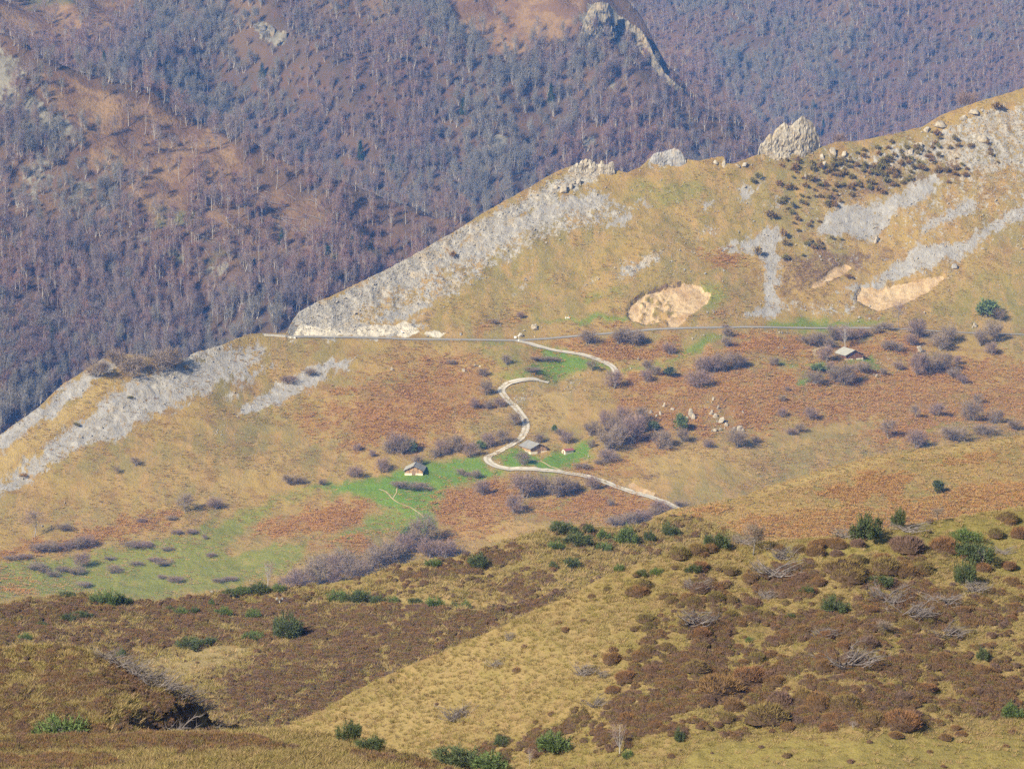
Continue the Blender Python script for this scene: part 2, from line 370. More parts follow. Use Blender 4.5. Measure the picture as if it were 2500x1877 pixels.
M = Layer(-520, 3020, 3.6, 450, [(-300, 1600), (2800, 1600)], [(-300, 1718), (2800, 1776)], RIDGE_M,
          [(0, 1420, 4), (300, 1400, 4), (600, 1380, 5), (800, 1440, 7), (1100, 1440, 8), (1500, 1420, 9), (2200, 1440, 9), (0, 1290, 17), (300, 1250, 20),
           (200, 1150, 26), (0, 1150, 30), (300, 980, 34), (500, 900, 33), (600, 1050, 25), (500, 1300, 12), (800, 1000, 22), (800, 1180, 14), (980, 1180, 12), (900, 1260, 15),
           (1010, 1120, 10), (1300, 1095, 8), (1120, 1100, 13), (1250, 1220, 18), (1450, 1150, 14), (1500, 1250, 15), (1100, 900, 17), (1380, 880, 9), (1600, 860, 9),
           (1500, 980, 20), (1250, 1000, 20), (1750, 950, 16), (1700, 1100, 15), (2000, 1150, 13), (2000, 1000, 16), (2050, 870, 10), (2300, 870, 14), (2300, 1000, 15),
           (2500, 950, 15), (2450, 1060, 10), (1200, 770, 31), (1400, 750, 31), (900, 760, 36), (750, 790, 38), (760, 850, 24), (1000, 700, 36), (1300, 600, 36), (1600, 640, 33), (1500, 480, 34),
           (1900, 650, 33), (1900, 480, 36), (2100, 560, 37), (2300, 600, 35), (2300, 400, 38), (2500, 650, 28), (2500, 350, 38), (2450, 740, 28), (1930, 340, 38)],
          flats=[(ROAD, 5.5, 1.2)],
          jumps=[([(1270, 938), (1307, 934), (1400, 921), (1470, 911), (1508, 906), (1640, 902)], 7.0, 110), ([(880, 1300), (960, 1290), (1080, 1300)], 2.0, 80)])
PXm, PYm = M.PX, M.PY
P_scree = [([(-80, 1130), (0, 1066), (60, 1020), (125, 966), (213, 904), (258, 876), (296, 884), (200, 962), (90, 1052), (0, 1112), (-80, 1180)], .95),
    ([(330, 905), (420, 890), (470, 872), (560, 842), (620, 834), (668, 850), (612, 884), (690, 866), (690, 876), (640, 905), (560, 930), (440, 985), (300, 1070), (230, 1090), (120, 1145), (60, 1190), (-80, 1260), (-80, 1215), (0, 1172), (100, 1100), (190, 1020)], .72),
    ([(588, 1002), (600, 970), (700, 925), (790, 885), (875, 878), (850, 895), (760, 937), (640, 998)], 1.0),
    ([(540, 960), (600, 900), (640, 890), (600, 950), (560, 985)], .6),
    ([(925, 790), (955, 755), (1005, 727), (1052, 738), (1040, 757), (990, 785), (960, 797)], 1.0),
    ([(940, 690), (1100, 602), (1240, 532), (1330, 492), (1460, 470), (1500, 480), (1440, 520), (1330, 547), (1290, 572), (1180, 622), (1080, 652), (1000, 702)], .82),
    ([(1465, 555), (1530, 520), (1545, 525), (1500, 560), (1480, 568)], .95), ([(1560, 475), (1592, 480), (1580, 507), (1545, 500)], .8), ([(1710, 492), (1742, 484), (1738, 500), (1715, 502)], .9),
    ([(1740, 600), (1800, 587), (1830, 566), (1880, 550), (1906, 555), (1906, 590), (1901, 650), (1896, 700), (1901, 735), (1935, 742), (1900, 772), (1850, 772), (1822, 787), (1812, 775), (1862, 745), (1862, 690), (1855, 640), (1830, 612), (1770, 606)], 1.0),
    ([(2000, 562), (2040, 512), (2120, 497), (2180, 470), (2290, 430), (2310, 440), (2270, 490), (2180, 532), (2150, 560), (2110, 592), (2060, 582), (2020, 592)], .95),
    ([(2240, 562), (2330, 502), (2380, 485), (2402, 500), (2350, 532), (2290, 562), (2250, 592)], .85),
    ([(2185, 645), (2240, 607), (2330, 600), (2400, 570), (2430, 537), (2500, 508), (2640, 470), (2640, 520), (2500, 532), (2400, 592), (2340, 642), (2280, 664), (2230, 676), (2180, 692), (2080, 716), (2040, 726), (2130, 682)], 1.0),
    ([(2052, 775), (2070, 742), (2100, 700), (2120, 690), (2090, 735), (2085, 765)], .9),
    ([(1800, 442), (1870, 430), (1860, 460), (1820, 492), (1790, 472)], .75), ([(1850, 500), (1900, 470), (1920, 480), (1880, 520)], .6), ([(1250, 700), (1300, 660), (1320, 665), (1270, 715)], .55)]
P_rock = [([(2000, 370), (2300, 290), (2640, 190), (2640, 560), (2420, 640), (2330, 700), (2100, 700), (1930, 640), (1940, 450)], .33), ([(1300, 520), (1500, 430), (1850, 400), (1930, 520), (1900, 700), (1700, 690), (1500, 720), (1200, 760), (1050, 790), (1150, 690)], .25), ([(760, 772), (1000, 640), (1250, 520), (1450, 450), (1570, 500), (1480, 570), (1330, 600), (1250, 640), (1150, 700), (1040, 770), (900, 806)], .52), ([(702, 815), (712, 780), (740, 757), (830, 710), (880, 692), (905, 720), (870, 762), (905, 803), (960, 800), (985, 790), (1010, 800), (1025, 818), (900, 823), (760, 821)], 1.1),
    ([(830, 708), (1000, 614), (1100, 574), (1250, 487), (1360, 427), (1422, 400), (1500, 418), (1450, 452), (1380, 482), (1290, 522), (1200, 572), (1100, 622), (1000, 692), (900, 742), (850, 762), (780, 772)], .8),
    ([(500, 820), (570, 838), (420, 930), (300, 1010), (180, 1090), (150, 1110), (190, 1060), (320, 970), (430, 890)], .74),
    ([(-80, 1130), (0, 1066), (125, 966), (258, 874), (300, 880), (160, 960), (0, 1090)], .45),
    ([(1850, 378), (1870, 330), (1914, 300), (1960, 290), (1998, 350), (2004, 358), (1985, 368), (1935, 372), (1870, 380)], .8),
    ([(2000, 362), (2100, 378), (2200, 350), (2300, 302), (2390, 268), (2640, 200), (2640, 420), (2500, 430), (2400, 440), (2300, 425), (2200, 430), (2120, 420), (2050, 425)], .56), ([(2150, 470), (2300, 420), (2500, 400), (2640, 420), (2640, 520), (2430, 520), (2300, 600), (2180, 620), (2200, 560)], .41),
    ([(1485, 695), (1500, 650), (1560, 627), (1640, 625), (1600, 662), (1540, 692)], .66), ([(1400, 702), (1450, 682), (1440, 707)], .7), ([(1340, 670), (1370, 650), (1400, 650), (1350, 690)], .6),
    ([(1690, 560), (1720, 530), (1770, 540), (1760, 580), (1700, 590)], .5), ([(1575, 370), (1650, 362), (1680, 400), (1560, 420)], .55), ([(1960, 440), (2010, 400), (2030, 420), (1980, 470)], .55),
    ([(1240, 985), (1290, 955), (1310, 962), (1270, 1000)], .55), ([(1370, 920), (1420, 912), (1400, 948), (1360, 955)], .5),
    ([(1910, 745), (1960, 725), (2050, 740), (2060, 775), (1990, 775)], .5)]
P_green = [([(820, 790), (1000, 690), (1300, 530), (1500, 440), (1700, 400), (1900, 400), (2000, 420), (1960, 560), (1800, 640), (1700, 760), (1400, 800), (1000, 810)], .31), ([(2330, 690), (2640, 560), (2640, 800), (2200, 790)], .36), ([(1305, 780), (1420, 768), (1520, 780), (1610, 797), (1500, 796), (1400, 786)], .95),
    ([(1285, 838), (1380, 852), (1480, 882), (1498, 905), (1420, 916), (1330, 927), (1230, 931), (1205, 922), (1290, 905), (1330, 880), (1290, 862)], .85), ([(1130, 838), (1260, 836), (1290, 850), (1200, 856)], .75),
    ([(1505, 893), (1560, 880), (1620, 870), (1680, 835), (1720, 818), (1800, 812), (1725, 850), (1640, 882), (1580, 897), (1520, 907)], .8),
    ([(700, 1192), (830, 1172), (960, 1152), (1040, 1120), (1180, 1107), (1190, 1127), (1260, 1147), (1200, 1162), (1120, 1185), (1090, 1202), (1062, 1262), (1070, 1295), (1010, 1290), (960, 1262), (900, 1222), (820, 1205)], .88),
    ([(940, 1152), (1030, 1120), (1060, 1130), (1050, 1170), (960, 1175)], 1.1), ([(850, 1185), (960, 1160), (1000, 1190), (1060, 1260), (1050, 1290), (960, 1240), (900, 1210)], 1.0),
    ([(1210, 1105), (1268, 1096), (1330, 1112), (1400, 1085), (1440, 1070), (1452, 1112), (1410, 1132), (1370, 1152), (1300, 1149), (1220, 1143)], 1.1),
    ([(-80, 1375), (0, 1368), (150, 1355), (330, 1330), (440, 1300), (560, 1250), (700, 1192), (650, 1250), (590, 1300), (560, 1352), (700, 1325), (780, 1315), (740, 1380), (700, 1410), (560, 1440), (450, 1455), (330, 1470), (100, 1470), (-80, 1460)], .64),
    ([(560, 1250), (720, 1185), (850, 1180), (760, 1215), (640, 1250)], .6),
    ([(860, 1275), (940, 1235), (1062, 1262), (1075, 1292), (1000, 1302), (860, 1322), (790, 1335)], .72), ([(1190, 1145), (1100, 1150), (1080, 1190), (1180, 1185)], .6), ([(1320, 1240), (1400, 1195), (1440, 1190), (1380, 1240)], .6),
    ([(1880, 865), (1960, 885), (2060, 882), (2130, 868), (2165, 885), (2195, 897), (2100, 897), (2010, 912), (1960, 957), (1938, 957), (1950, 930), (2000, 900), (1920, 892)], .92),
    ([(1880, 780), (2030, 775), (2150, 782), (2150, 800), (1950, 812), (1870, 806)], .8), ([(2160, 880), (2260, 868), (2320, 866), (2240, 880)], .7),
    ([(2258, 1062), (2330, 1036), (2348, 1036), (2300, 1057), (2265, 1070)], 1.0), ([(1700, 1105), (1830, 1090), (1850, 1100), (1720, 1115)], .5), ([(2050, 1000), (2180, 930), (2230, 925), (2120, 985)], .45),
    ([(1700, 690), (1760, 690), (1790, 740), (1720, 780), (1700, 740)], .55), ([(1130, 850), (1230, 850), (1300, 900), (1230, 925), (1180, 880)], .5), ([(1400, 730), (1520, 690), (1600, 680), (1500, 740), (1420, 760)], .5), ([(1500, 430), (1700, 420), (1750, 470), (1600, 520), (1520, 480)], .45)]
P_rust = [([(1335, 825), (1420, 832), (1540, 842), (1650, 842), (1660, 862), (1560, 877), (1480, 872), (1400, 852)], .95), ([(1470, 785), (1560, 783), (1600, 790), (1520, 800)], .8),
    ([(1700, 882), (1760, 850), (1850, 812), (1960, 827), (2000, 852), (1900, 862), (1800, 872)], .95), ([(2010, 850), (2140, 820), (2260, 830), (2230, 860), (2110, 865)], .75),
    ([(-80, 1370), (0, 1350), (80, 1340), (200, 1305), (320, 1275), (440, 1262), (330, 1302), (230, 1332), (150, 1347), (0, 1362)], 1.0), ([(-80, 1395), (0, 1392), (50, 1410), (80, 1440), (-80, 1450)], 1.0),
    ([(620, 1292), (720, 1250), (850, 1217), (912, 1232), (900, 1262), (840, 1292), (760, 1312), (680, 1322)], .78), ([(770, 1345), (830, 1325), (900, 1320), (890, 1340), (800, 1350)], .9), ([(930, 1290), (990, 1275), (980, 1292)], .8),
    ([(1000, 1240), (1080, 1182), (1180, 1172), (1260, 1182), (1300, 1232), (1250, 1252), (1120, 1262), (1080, 1292)], .85), ([(1090, 1300), (1170, 1262), (1230, 1268), (1150, 1310)], .85),
    ([(1300, 1222), (1420, 1200), (1560, 1212), (1600, 1252), (1450, 1282), (1330, 1272)], .8), ([(1380, 1125), (1480, 1130), (1540, 1140), (1440, 1160)], .75),
    ([(680, 1010), (820, 930), (1000, 860), (1200, 860), (1220, 1000), (1120, 1100), (880, 1110), (760, 1090)], .40), ([(820, 1012), (950, 942), (1100, 882), (1180, 902), (1150, 1022), (1100, 1082), (950, 1092), (850, 1112)], .58), ([(880, 960), (960, 935), (1000, 990), (900, 1030)], .6), ([(1300, 862), (1360, 868), (1365, 885), (1300, 882)], 1.0), ([(1285, 905), (1330, 900), (1335, 912), (1290, 918)], .9),
    ([(2120, 1060), (2240, 1022), (2330, 1002), (2330, 1032), (2260, 1062), (2290, 1092), (2200, 1102)], .95), ([(1540, 1090), (1600, 1080), (1650, 1105), (1590, 1110)], .8),
    ([(1708, 617), (1800, 610), (1812, 650), (1740, 662)], .9), ([(1420, 737), (1440, 712), (1500, 700), (1480, 732)], .75), ([(1180, 830), (1100, 770), (1200, 775), (1280, 760), (1300, 790), (1230, 800)], .5),
    ([(1500, 905), (1700, 885), (2000, 872), (2400, 862), (2640, 900), (2640, 1050), (2100, 1032), (1800, 1062), (1600, 1082), (1500, 1002)], .52), ([(1690, 775), (1760, 760), (1780, 780), (1720, 790)], .6)]
P_rust = [(q_, w_ * 1.0) for q_, w_ in P_rust]
P_soil = [([(1532, 760), (1545, 740), (1570, 722), (1600, 707), (1650, 697), (1690, 693), (1712, 700), (1720, 712), (1736, 719), (1725, 747), (1700, 767), (1676, 782), (1656, 799), (1632, 799), (1625, 782), (1590, 792), (1545, 788), (1530, 775)], 1.0),
    ([(1975, 706), (2000, 690), (2040, 656), (2065, 645), (2078, 652), (2060, 673), (2010, 701), (1985, 713)], 1.0),
    ([(2085, 735), (2100, 700), (2140, 702), (2180, 690), (2240, 684), (2300, 672), (2306, 681), (2262, 722), (2200, 752), (2145, 765), (2110, 752)], 1.0),
    ([(1530, 1180), (1545, 1168), (1560, 1186), (1600, 1200), (1590, 1212), (1545, 1196)], 1.0), ([(1870, 795), (1700, 797), (1610, 799), (1700, 793)], .6)]
P_soilmix = [([(1530, 776), (1545, 742), (1600, 712), (1640, 730), (1655, 775), (1600, 792), (1545, 788)], 1.0)]
P_brown = [([(1905, 622), (2000, 602), (2100, 602), (2180, 622), (2080, 692), (1960, 722), (1905, 722)], .55), ([(2010, 462), (2150, 402), (2350, 382), (2402, 402), (2250, 472), (2100, 492), (2020, 522)], .5),
    ([(1040, 790), (1010, 775), (960, 800), (1000, 790), (1060, 760)], .9), ([(1300, 560), (1400, 530), (1350, 580), (1280, 600)], .5), ([(330, 950), (430, 900), (560, 900), (420, 960), (300, 1040)], .62),
    ([(1560, 1150), (1660, 1150), (1640, 1180), (1520, 1165)], .55), ([(0, 1380), (250, 1390), (450, 1350), (470, 1440), (100, 1450)], .47), ([(300, 1345), (370, 1335), (400, 1355), (330, 1360)], .8), ([(980, 1180), (1040, 1180), (1060, 1195), (990, 1195)], .9)]
P_straw = [([(300, 900), (275, 932), (150, 1042), (0, 1162), (-60, 1200), (-60, 1150), (0, 1115), (130, 1022), (250, 925)], 1.0), ([(180, 1070), (120, 1120), (0, 1185), (0, 1165), (100, 1100)], .9),
    ([(420, 1260), (600, 1150), (850, 1020), (960, 960), (900, 1020), (700, 1140), (520, 1240)], .55), ([(1520, 1090), (1900, 1080), (2200, 990), (2300, 985), (2100, 1060), (1800, 1130), (1600, 1180)], .5), ([(1300, 960), (1400, 940), (1380, 1030), (1290, 1060)], .6),
    ([(2030, 1160), (2270, 905), (2300, 905), (2110, 1130)], .35)]
m_scree = polymask(P_scree, PXm, PYm, 30, 13, 3, 30); m_rock = polymask(P_rock, PXm, PYm, 30, 16, 5, 40)
m_green = polymask(P_green, PXm, PYm, 20, 14, 9, 40); m_rust = polymask(P_rust, PXm, PYm, 42, 20, 11, 34)
m_soil = polymask(P_soil, PXm, PYm, 2.5, 2.2, 13, 14); m_brown = polymask(P_brown, PXm, PYm, 26, 14, 15, 40)
m_straw = polymask(P_straw, PXm, PYm, 18, 12, 17, 40)
m_smix = polymask(P_soilmix, PXm, PYm, 7, 6, 19, 16) * sstep(.38, .6, fbm(PXm / 9, PYm / 7, 3, 91) * .5 + .5)
d1 = sdf_poly(P_soil[0][0], PXm + 3 * fbm(PXm / 6, PYm / 6, 2, 93), PYm + 3 * fbm(PXm / 6, PYm / 6, 2, 94)); rim_shade = np.exp(-((d1 - .3) / 2.2) ** 2) * (PXm < 1665) * (PYm < 752) * sstep(.35, .6, fbm(PXm / 12, PYm / 12, 3, 95) * .5 + .62)   # scarp shadow painted in dark brown along the upper-left rim
d2 = sdf_poly(P_soil[2][0], PXm, PYm); rim_shade = np.maximum(rim_shade, .6 * np.exp(-(d2 / 1.6) ** 2) * (PYm < 700) * sstep(.4, .6, fbm(PXm / 10, PYm / 10, 3, 97) * .5 + .5))  # painted shade on the top edge of the right-hand scar too
m_soil_c = np.clip(m_soil - .6 * m_smix - 1.2 * rim_shade, 0, 1)
m_rock *= 1 - .75 * sstep(.3, .8, m_scree) * (PXm > 1700); m_rock = np.where(m_soil > .3, 0, m_rock)
road_py = interp(ROAD, M.px)[:, None]
m_cut = polymask([([(860, 824), (880, 800), (920, 794), (960, 798), (985, 788), (1010, 798), (1030, 820)], 1.0), ([(1030, 822), (1050, 812), (1090, 818), (1080, 826)], .8), ([(702, 820), (708, 800), (760, 790), (860, 806), (860, 823)], .75)], PXm, PYm, 5, 4, 77, 20)
near_road = np.exp(-((PYm - road_py) / 9.0) ** 2) * (PXm > 590)
rise = sstep(0, 1, np.clip((PYm - M.r[:, None]) / 30, 0, 1))      # calmer at the crest so the skyline stays where it is
Xm, Ym = M.X, M.Y
dz = 3.2 * fbm(Xm / 70, Ym / 70, 3, 21) * rise + 1.1 * fbm(Xm / 17, Ym / 17, 3, 23) * (.35 + .65 * rise) + .28 * fbm(Xm / 3.2, Ym / 3.2, 3, 25)
q = Xm * .78 + Ym * .62; w2 = -Xm * .62 + Ym * .78                # gullies down the fall line
dz += 1.3 * (ridged(w2 / 26, q / 140, 2, 27) - .5) * rise * sstep(900, 1100, PYm + .2 * PXm)
rk = np.clip(m_rock, 0, 1); rr = ridged(Xm / 8, Ym / 8, 4, 29)
dz += rk * (3.4 * (rr - .55) * (.4 + .6 * rise) + .9 * (np.floor(rr * 7) / 7 - rr) * 3)
dz += np.clip(m_scree, 0, 1) * (.25 * fbm(Xm / 1.6, Ym / 1.6, 2, 31) - .25)
dz += -1.4 * sstep(.35, .65, m_soil) * (PYm < 900) + m_smix * 1.5 * (fbm(Xm / 2.2, Ym / 2.2, 3, 33) + .35) - .9 * np.abs(fbm(w2 / 2.2, q / 30, 2, 35)) * m_soil + .5 * fbm(Xm / 2.5, Ym / 2.5, 3, 37) * m_soil
dz *= 1 - .93 * near_road
# level pads under the barns and the hut
for bx, by, rad in ((1010, 1158, 40), (1292, 1108, 42), (1380, 1107, 22), (2068, 878, 46)):
    k = np.exp(-(((PXm - bx) / rad) ** 2 + ((PYm - by) / (rad * .55)) ** 2) ** 2); dz *= 1 - k
M.displace(dz)
hill_o = M.build('open_hillside', M_hill, [m_scree, np.clip(m_rock, 0, 1.2), m_green, m_rust], [m_soil_c, np.maximum(np.maximum(m_brown, .3 * m_smix), 1.1 * rim_shade), m_straw, m_cut],
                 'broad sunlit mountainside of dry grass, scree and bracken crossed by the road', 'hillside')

# ---- right-hand brown spur in front of it
S = Layer(1330, 3600, 7, 90, [(1400, 1500), (2700, 1500)], [(1400, 1040), (2700, 1060)], [(1330, 1485), (1450, 1430), (1540, 1310), (1600, 1258), (1640, 1243), (1720, 1228), (1800, 1214), (1900, 1180), (2000, 1147), (2100, 1120), (2200, 1100), (2350, 1082), (2500, 1062), (2700, 1040)],
          [(1600, 1400, 8), (2000, 1350, 10), (2400, 1350, 12), (2000, 1200, 12), (2400, 1150, 10)])
sx = S.PX; sy = S.PY
S.displace(1.2 * fbm(S.X / 24, S.Y / 24, 3, 41) * sstep(0, 25, sy - S.r[:, None]) + .35 * fbm(S.X / 6, S.Y / 6, 3, 43) + .12 * fbm(S.X / 1.6, S.Y / 1.6, 2, 45))
s_rust = polymask([([(1640, 1300), (1800, 1270), (2100, 1240), (2500, 1160), (2640, 1200), (2640, 1290), (2000, 1330), (1700, 1340)], .42), ([(2280, 1120), (2420, 1100), (2480, 1130), (2300, 1150)], .4)], sx, sy, 20, 14, 47)
s_brown = polymask([([(1980, 1200), (2150, 1150), (2240, 1160), (2200, 1200), (2050, 1230)], .62), ([(1640, 1262), (1720, 1240), (1800, 1250), (1700, 1280)], .5)], sx, sy, 18, 12, 49)
s_green = polymask([([(2230, 1130), (2330, 1105), (2400, 1100), (2300, 1130)], .6)], sx, sy, 12, 8, 51)
s_straw = polymask([([(1800, 1218), (2000, 1150), (2200, 1104), (2500, 1066), (2500, 1078), (2200, 1120), (2020, 1165)], .8)], sx, sy, 8, 6, 53)
spur_o = S.build('brown_spur', M_spur, [ZERO(S), ZERO(S), s_green, s_rust], [ZERO(S), s_brown, s_straw, ZERO(S)], 'low brown grassy spur in front of the bracken slope', 'hill')

# ---- heather moor, lower left
RIDGE_H = [(-300, 1500), (0, 1478), (60, 1462), (130, 1452), (220, 1450), (300, 1460), (380, 1470), (470, 1452), (560, 1440), (640, 1436), (720, 1432), (790, 1424), (880, 1412), (960, 1380), (1040, 1368),
           (1150, 1352), (1240, 1318), (1330, 1290), (1420, 1284), (1520, 1288), (1580, 1275), (1640, 1256), (1700, 1262), (1800, 1300), (2000, 1380)]
H = Layer(-1200, 2700, 4.8, 200, [(-300, 1800), (2000, 1800)], [(-300, 520), (2000, 560)], RIDGE_H,
          [(0, 1700, 3), (600, 1700, 3), (1200, 1700, 8), (1500, 1650, 10), (300, 1600, 2), (700, 1560, 2), (500, 1500, 5), (100, 1500, 8), (900, 1480, 4), (1000, 1420, 14), (1200, 1420, 12), (1400, 1340, 9), (1600, 1300, 9), (1000, 1600, 7)],
          jumps=[([(640, 1476), (800, 1474), (1000, 1482), (1160, 1490), (1340, 1470)], 6.0, 200)])
hx, hy = H.PX, H.PY
hr = sstep(0, 20, hy - H.r[:, None])
H.displace(.8 * fbm(H.X / 14, H.Y / 14, 3, 61) * hr + .3 * fbm(H.X / 4, H.Y / 4, 3, 63) * (.4 + .6 * hr) + .1 * fbm(H.X / 1.1, H.Y / 1.1, 2, 65))
h_brown = polymask([([(620, 1560), (760, 1500), (1000, 1500), (1250, 1480), (1400, 1440), (1300, 1500), (1100, 1590), (900, 1680), (760, 1750), (600, 1770), (520, 1720), (600, 1650)], .6), ([(-120, 1480), (0, 1485), (150, 1462), (300, 1475), (600, 1450), (760, 1470), (1000, 1490), (1160, 1500), (1100, 1560), (960, 1600), (760, 1590), (560, 1570), (440, 1585), (200, 1590), (-120, 1600)], .74),
    ([(1200, 1450), (1290, 1400), (1350, 1410), (1300, 1450), (1240, 1465)], .9), ([(960, 1395), (1100, 1370), (1240, 1330), (1300, 1345), (1150, 1400), (1000, 1420)], .62), ([(560, 1700), (760, 1690), (820, 1720), (640, 1750)], .6)], hx, hy, 16, 12, 67)
h_rust = polymask([([(240, 1540), (420, 1520), (560, 1540), (460, 1565), (300, 1565)], .85), ([(380, 1478), (560, 1468), (600, 1480), (440, 1495)], .6)], hx, hy, 14, 10, 69)
h_straw = polymask([([(300, 1620), (380, 1600), (520, 1580), (620, 1590), (560, 1625), (470, 1650), (440, 1665)], 1.1), ([(760, 1448), (860, 1455), (1000, 1450), (1200, 1470), (1100, 1475), (860, 1470)], .55)], hx, hy, 10, 8, 71)
h_green = polymask([([(-120, 1470), (0, 1490), (140, 1458), (240, 1470), (250, 1500), (120, 1510), (-120, 1530)], .5), ([(1000, 1555), (1090, 1550), (1080, 1568), (1020, 1570)], .9), ([(1560, 1290), (1640, 1262), (1660, 1290), (1580, 1310)], .7)], hx, hy, 12, 8, 73)
clH = sstep(.38, .54, fbm(H.X / 2.6, H.Y / 4, 4, 226, .7) * .5 + .5)
h_brown = np.clip(np.maximum(sstep(.15, .6, h_brown), .3) * clH * .95 + .3 * h_brown, 0, 1) * np.clip(1 - sstep(.4, .8, h_straw), 0, 1)
h_brown *= 1 - sstep(.25, .6, h_straw)
moor_o = H.build('heather_moor', M_moor, [ZERO(H), ZERO(H), h_green, h_rust], [ZERO(H), h_brown, h_straw, ZERO(H)], 'rolling brown heather moor below the green meadow', 'moor')

# ---- near hill, right
RIDGE_R = [(-700, 1975), (200, 1955), (420, 1890), (560, 1830), (660, 1790), (760, 1745), (830, 1708), (920, 1660), (1000, 1622), (1100, 1582), (1200, 1540), (1290, 1495), (1400, 1448), (1470, 1412), (1520, 1388), (1620, 1356), (1730, 1332), (1850, 1322), (2000, 1312),
           (2150, 1292), (2300, 1268), (2400, 1252), (2500, 1238), (2700, 1205)]
R = Layer(-700, 3800, 5.0, 240, [(500, 1990), (2700, 1990)], [(500, 322), (900, 312), (1300, 301), (1700, 293), (2100, 290), (2700, 294)], RIDGE_R,
          [(1000, 1750, 22), (1400, 1700, 20), (1900, 1700, 15), (2300, 1700, 13), (2100, 1500, 14), (2400, 1350, 8), (1700, 1420, 12), (1500, 1500, 20), (1200, 1900, 10), (2000, 1850, 6), (2400, 1850, 5), (900, 1850, 18)], back=(24, 6.0, 14))
rx, ry = R.PX, R.PY; rrise = sstep(0, 20, ry - R.r[:, None])
R.displace(.55 * fbm(R.X / 9, R.Y / 9, 3, 81) * rrise + .22 * fbm(R.X / 2.6, R.Y / 2.6, 3, 83) * (.4 + .6 * rrise) + .07 * fbm(R.X / .7, R.Y / .7, 2, 85))
r_brown = polymask([([(1700, 1400), (1950, 1380), (2250, 1360), (2300, 1420), (2640, 1440), (2640, 1700), (2300, 1760), (1900, 1780), (1500, 1830), (1150, 1860), (1250, 1790), (1500, 1720), (1560, 1560), (1640, 1450)], .5),
    ([(1240, 1800), (1420, 1750), (1560, 1760), (1460, 1830), (1280, 1850)], .7), ([(1660, 1700), (1900, 1690), (2250, 1740), (2220, 1775), (1900, 1770), (1700, 1790)], .62), ([(2040, 1600), (2160, 1580), (2180, 1610), (2060, 1640)], .7)], rx, ry, 22, 14, 87)
r_green = polymask([([(1850, 1345), (2100, 1315), (2300, 1270), (2640, 1230), (2640, 1380), (2450, 1400), (2300, 1350), (2150, 1345), (2000, 1380), (1900, 1370)], .72), ([(1740, 1810), (1900, 1800), (2300, 1790), (2640, 1780), (2640, 2000), (1700, 2000), (1600, 1880)], .68),
    ([(1100, 1630), (1180, 1650), (1260, 1660), (1200, 1640)], .7), ([(1800, 1560), (1850, 1640), (1900, 1690), (1880, 1690), (1820, 1630), (1780, 1560)], .8), ([(1650, 1500), (1720, 1480), (1760, 1500), (1700, 1520)], .5)], rx, ry, 16, 12, 89)
r_straw = polymask([([(900, 1680), (1200, 1560), (1480, 1440), (1560, 1450), (1500, 1560), (1400, 1640), (1200, 1740), (950, 1800), (820, 1770)], .4)] +
    [([(a, b), (c, d), (c + 4, d + 7), (a + 2, b + 8)], 1.0) for a, b, c, d in ((1660, 1545, 1790, 1590), (1790, 1590, 1880, 1660), (1880, 1660, 1990, 1700), (1480, 1660, 1620, 1680), (1620, 1680, 1500, 1740), (1990, 1650, 2150, 1600), (2150, 1600, 2290, 1560), (2290, 1560, 2480, 1520), (2000, 1700, 2180, 1735))], rx, ry, 9, 6, 91, 30)
clR = sstep(.45, .58, fbm(R.X / 1.9, R.Y / 2.2, 4, 225, .7) * .5 + .5)
r_brown = np.clip(sstep(.1, .5, r_brown) * clR * 1.0 + .25 * r_brown, 0, 1) * np.clip(1 - .8 * sstep(.3, .7, r_straw) , 0, 1)
near_o = R.build('near_heath_hill', M_near, [ZERO(R), ZERO(R), r_green, ZERO(R)], [ZERO(R), r_brown, r_straw, ZERO(R)], 'near heath hill of heather tussocks and dead brush', 'hill')

# ---- near hill, left, and the foreground bank
RIDGE_N = [(-200, 1600), (0, 1583), (60, 1577), (120, 1573), (180, 1580), (240, 1596), (300, 1628), (350, 1656), (420, 1692), (480, 1722), (540, 1756), (600, 1782), (680, 1810), (760, 1850), (1000, 1912)]
N = Layer(-1500, 1100, 4.4, 130, [(-200, 1920), (800, 1920)], [(-200, 252), (250, 250), (420, 253), (560, 260), (760, 274)], RIDGE_N,
          [(0, 1700, 18), (200, 1650, 15), (400, 1760, 14), (100, 1820, 12), (500, 1820, 10)], back=(28, 5.0, 14))
nx, ny = N.PX, N.PY; nrise = sstep(0, 18, ny - N.r[:, None])
hollow = np.exp(-(((nx - 430) / 110) ** 2 + ((ny - 1758) / 24) ** 2) ** 2.5)
N.displace(.4 * fbm(N.X / 7, N.Y / 7, 3, 101) * nrise + .18 * fbm(N.X / 1.8, N.Y / 1.8, 3, 103) * (.4 + .6 * nrise) + .06 * fbm(N.X / .5, N.Y / .5, 2, 105) - 1.25 * hollow)
n_brown = polymask([([(0, 1580), (200, 1590), (330, 1660), (420, 1720), (300, 1700), (150, 1640)], .52), ([(40, 1720), (160, 1720), (270, 1770), (200, 1790), (60, 1770)], .7), ([(320, 1730), (420, 1728), (540, 1770), (500, 1790), (360, 1785)], .9), ([(0, 1740), (60, 1760), (40, 1800), (0, 1800)], .7)], nx, ny, 14, 12, 107)
n_straw = polymask([([(60, 1640), (240, 1660), (330, 1720), (300, 1790), (200, 1720), (60, 1690)], .6)], nx, ny, 14, 12, 109)
n_green = polymask([([(0, 1600), (80, 1610), (60, 1700), (0, 1690)], .5)], nx, ny, 14, 12, 111)
clN = sstep(.42, .58, fbm(N.X / 1.6, N.Y / 2, 4, 228, .7) * .5 + .5)
n_brown = np.clip(np.maximum(sstep(.1, .5, n_brown), .75) * clN * 1.0 + .35 * n_brown + .6 * hollow, 0, 1)  # hollow term paints the shade of the hollow into the ground colour
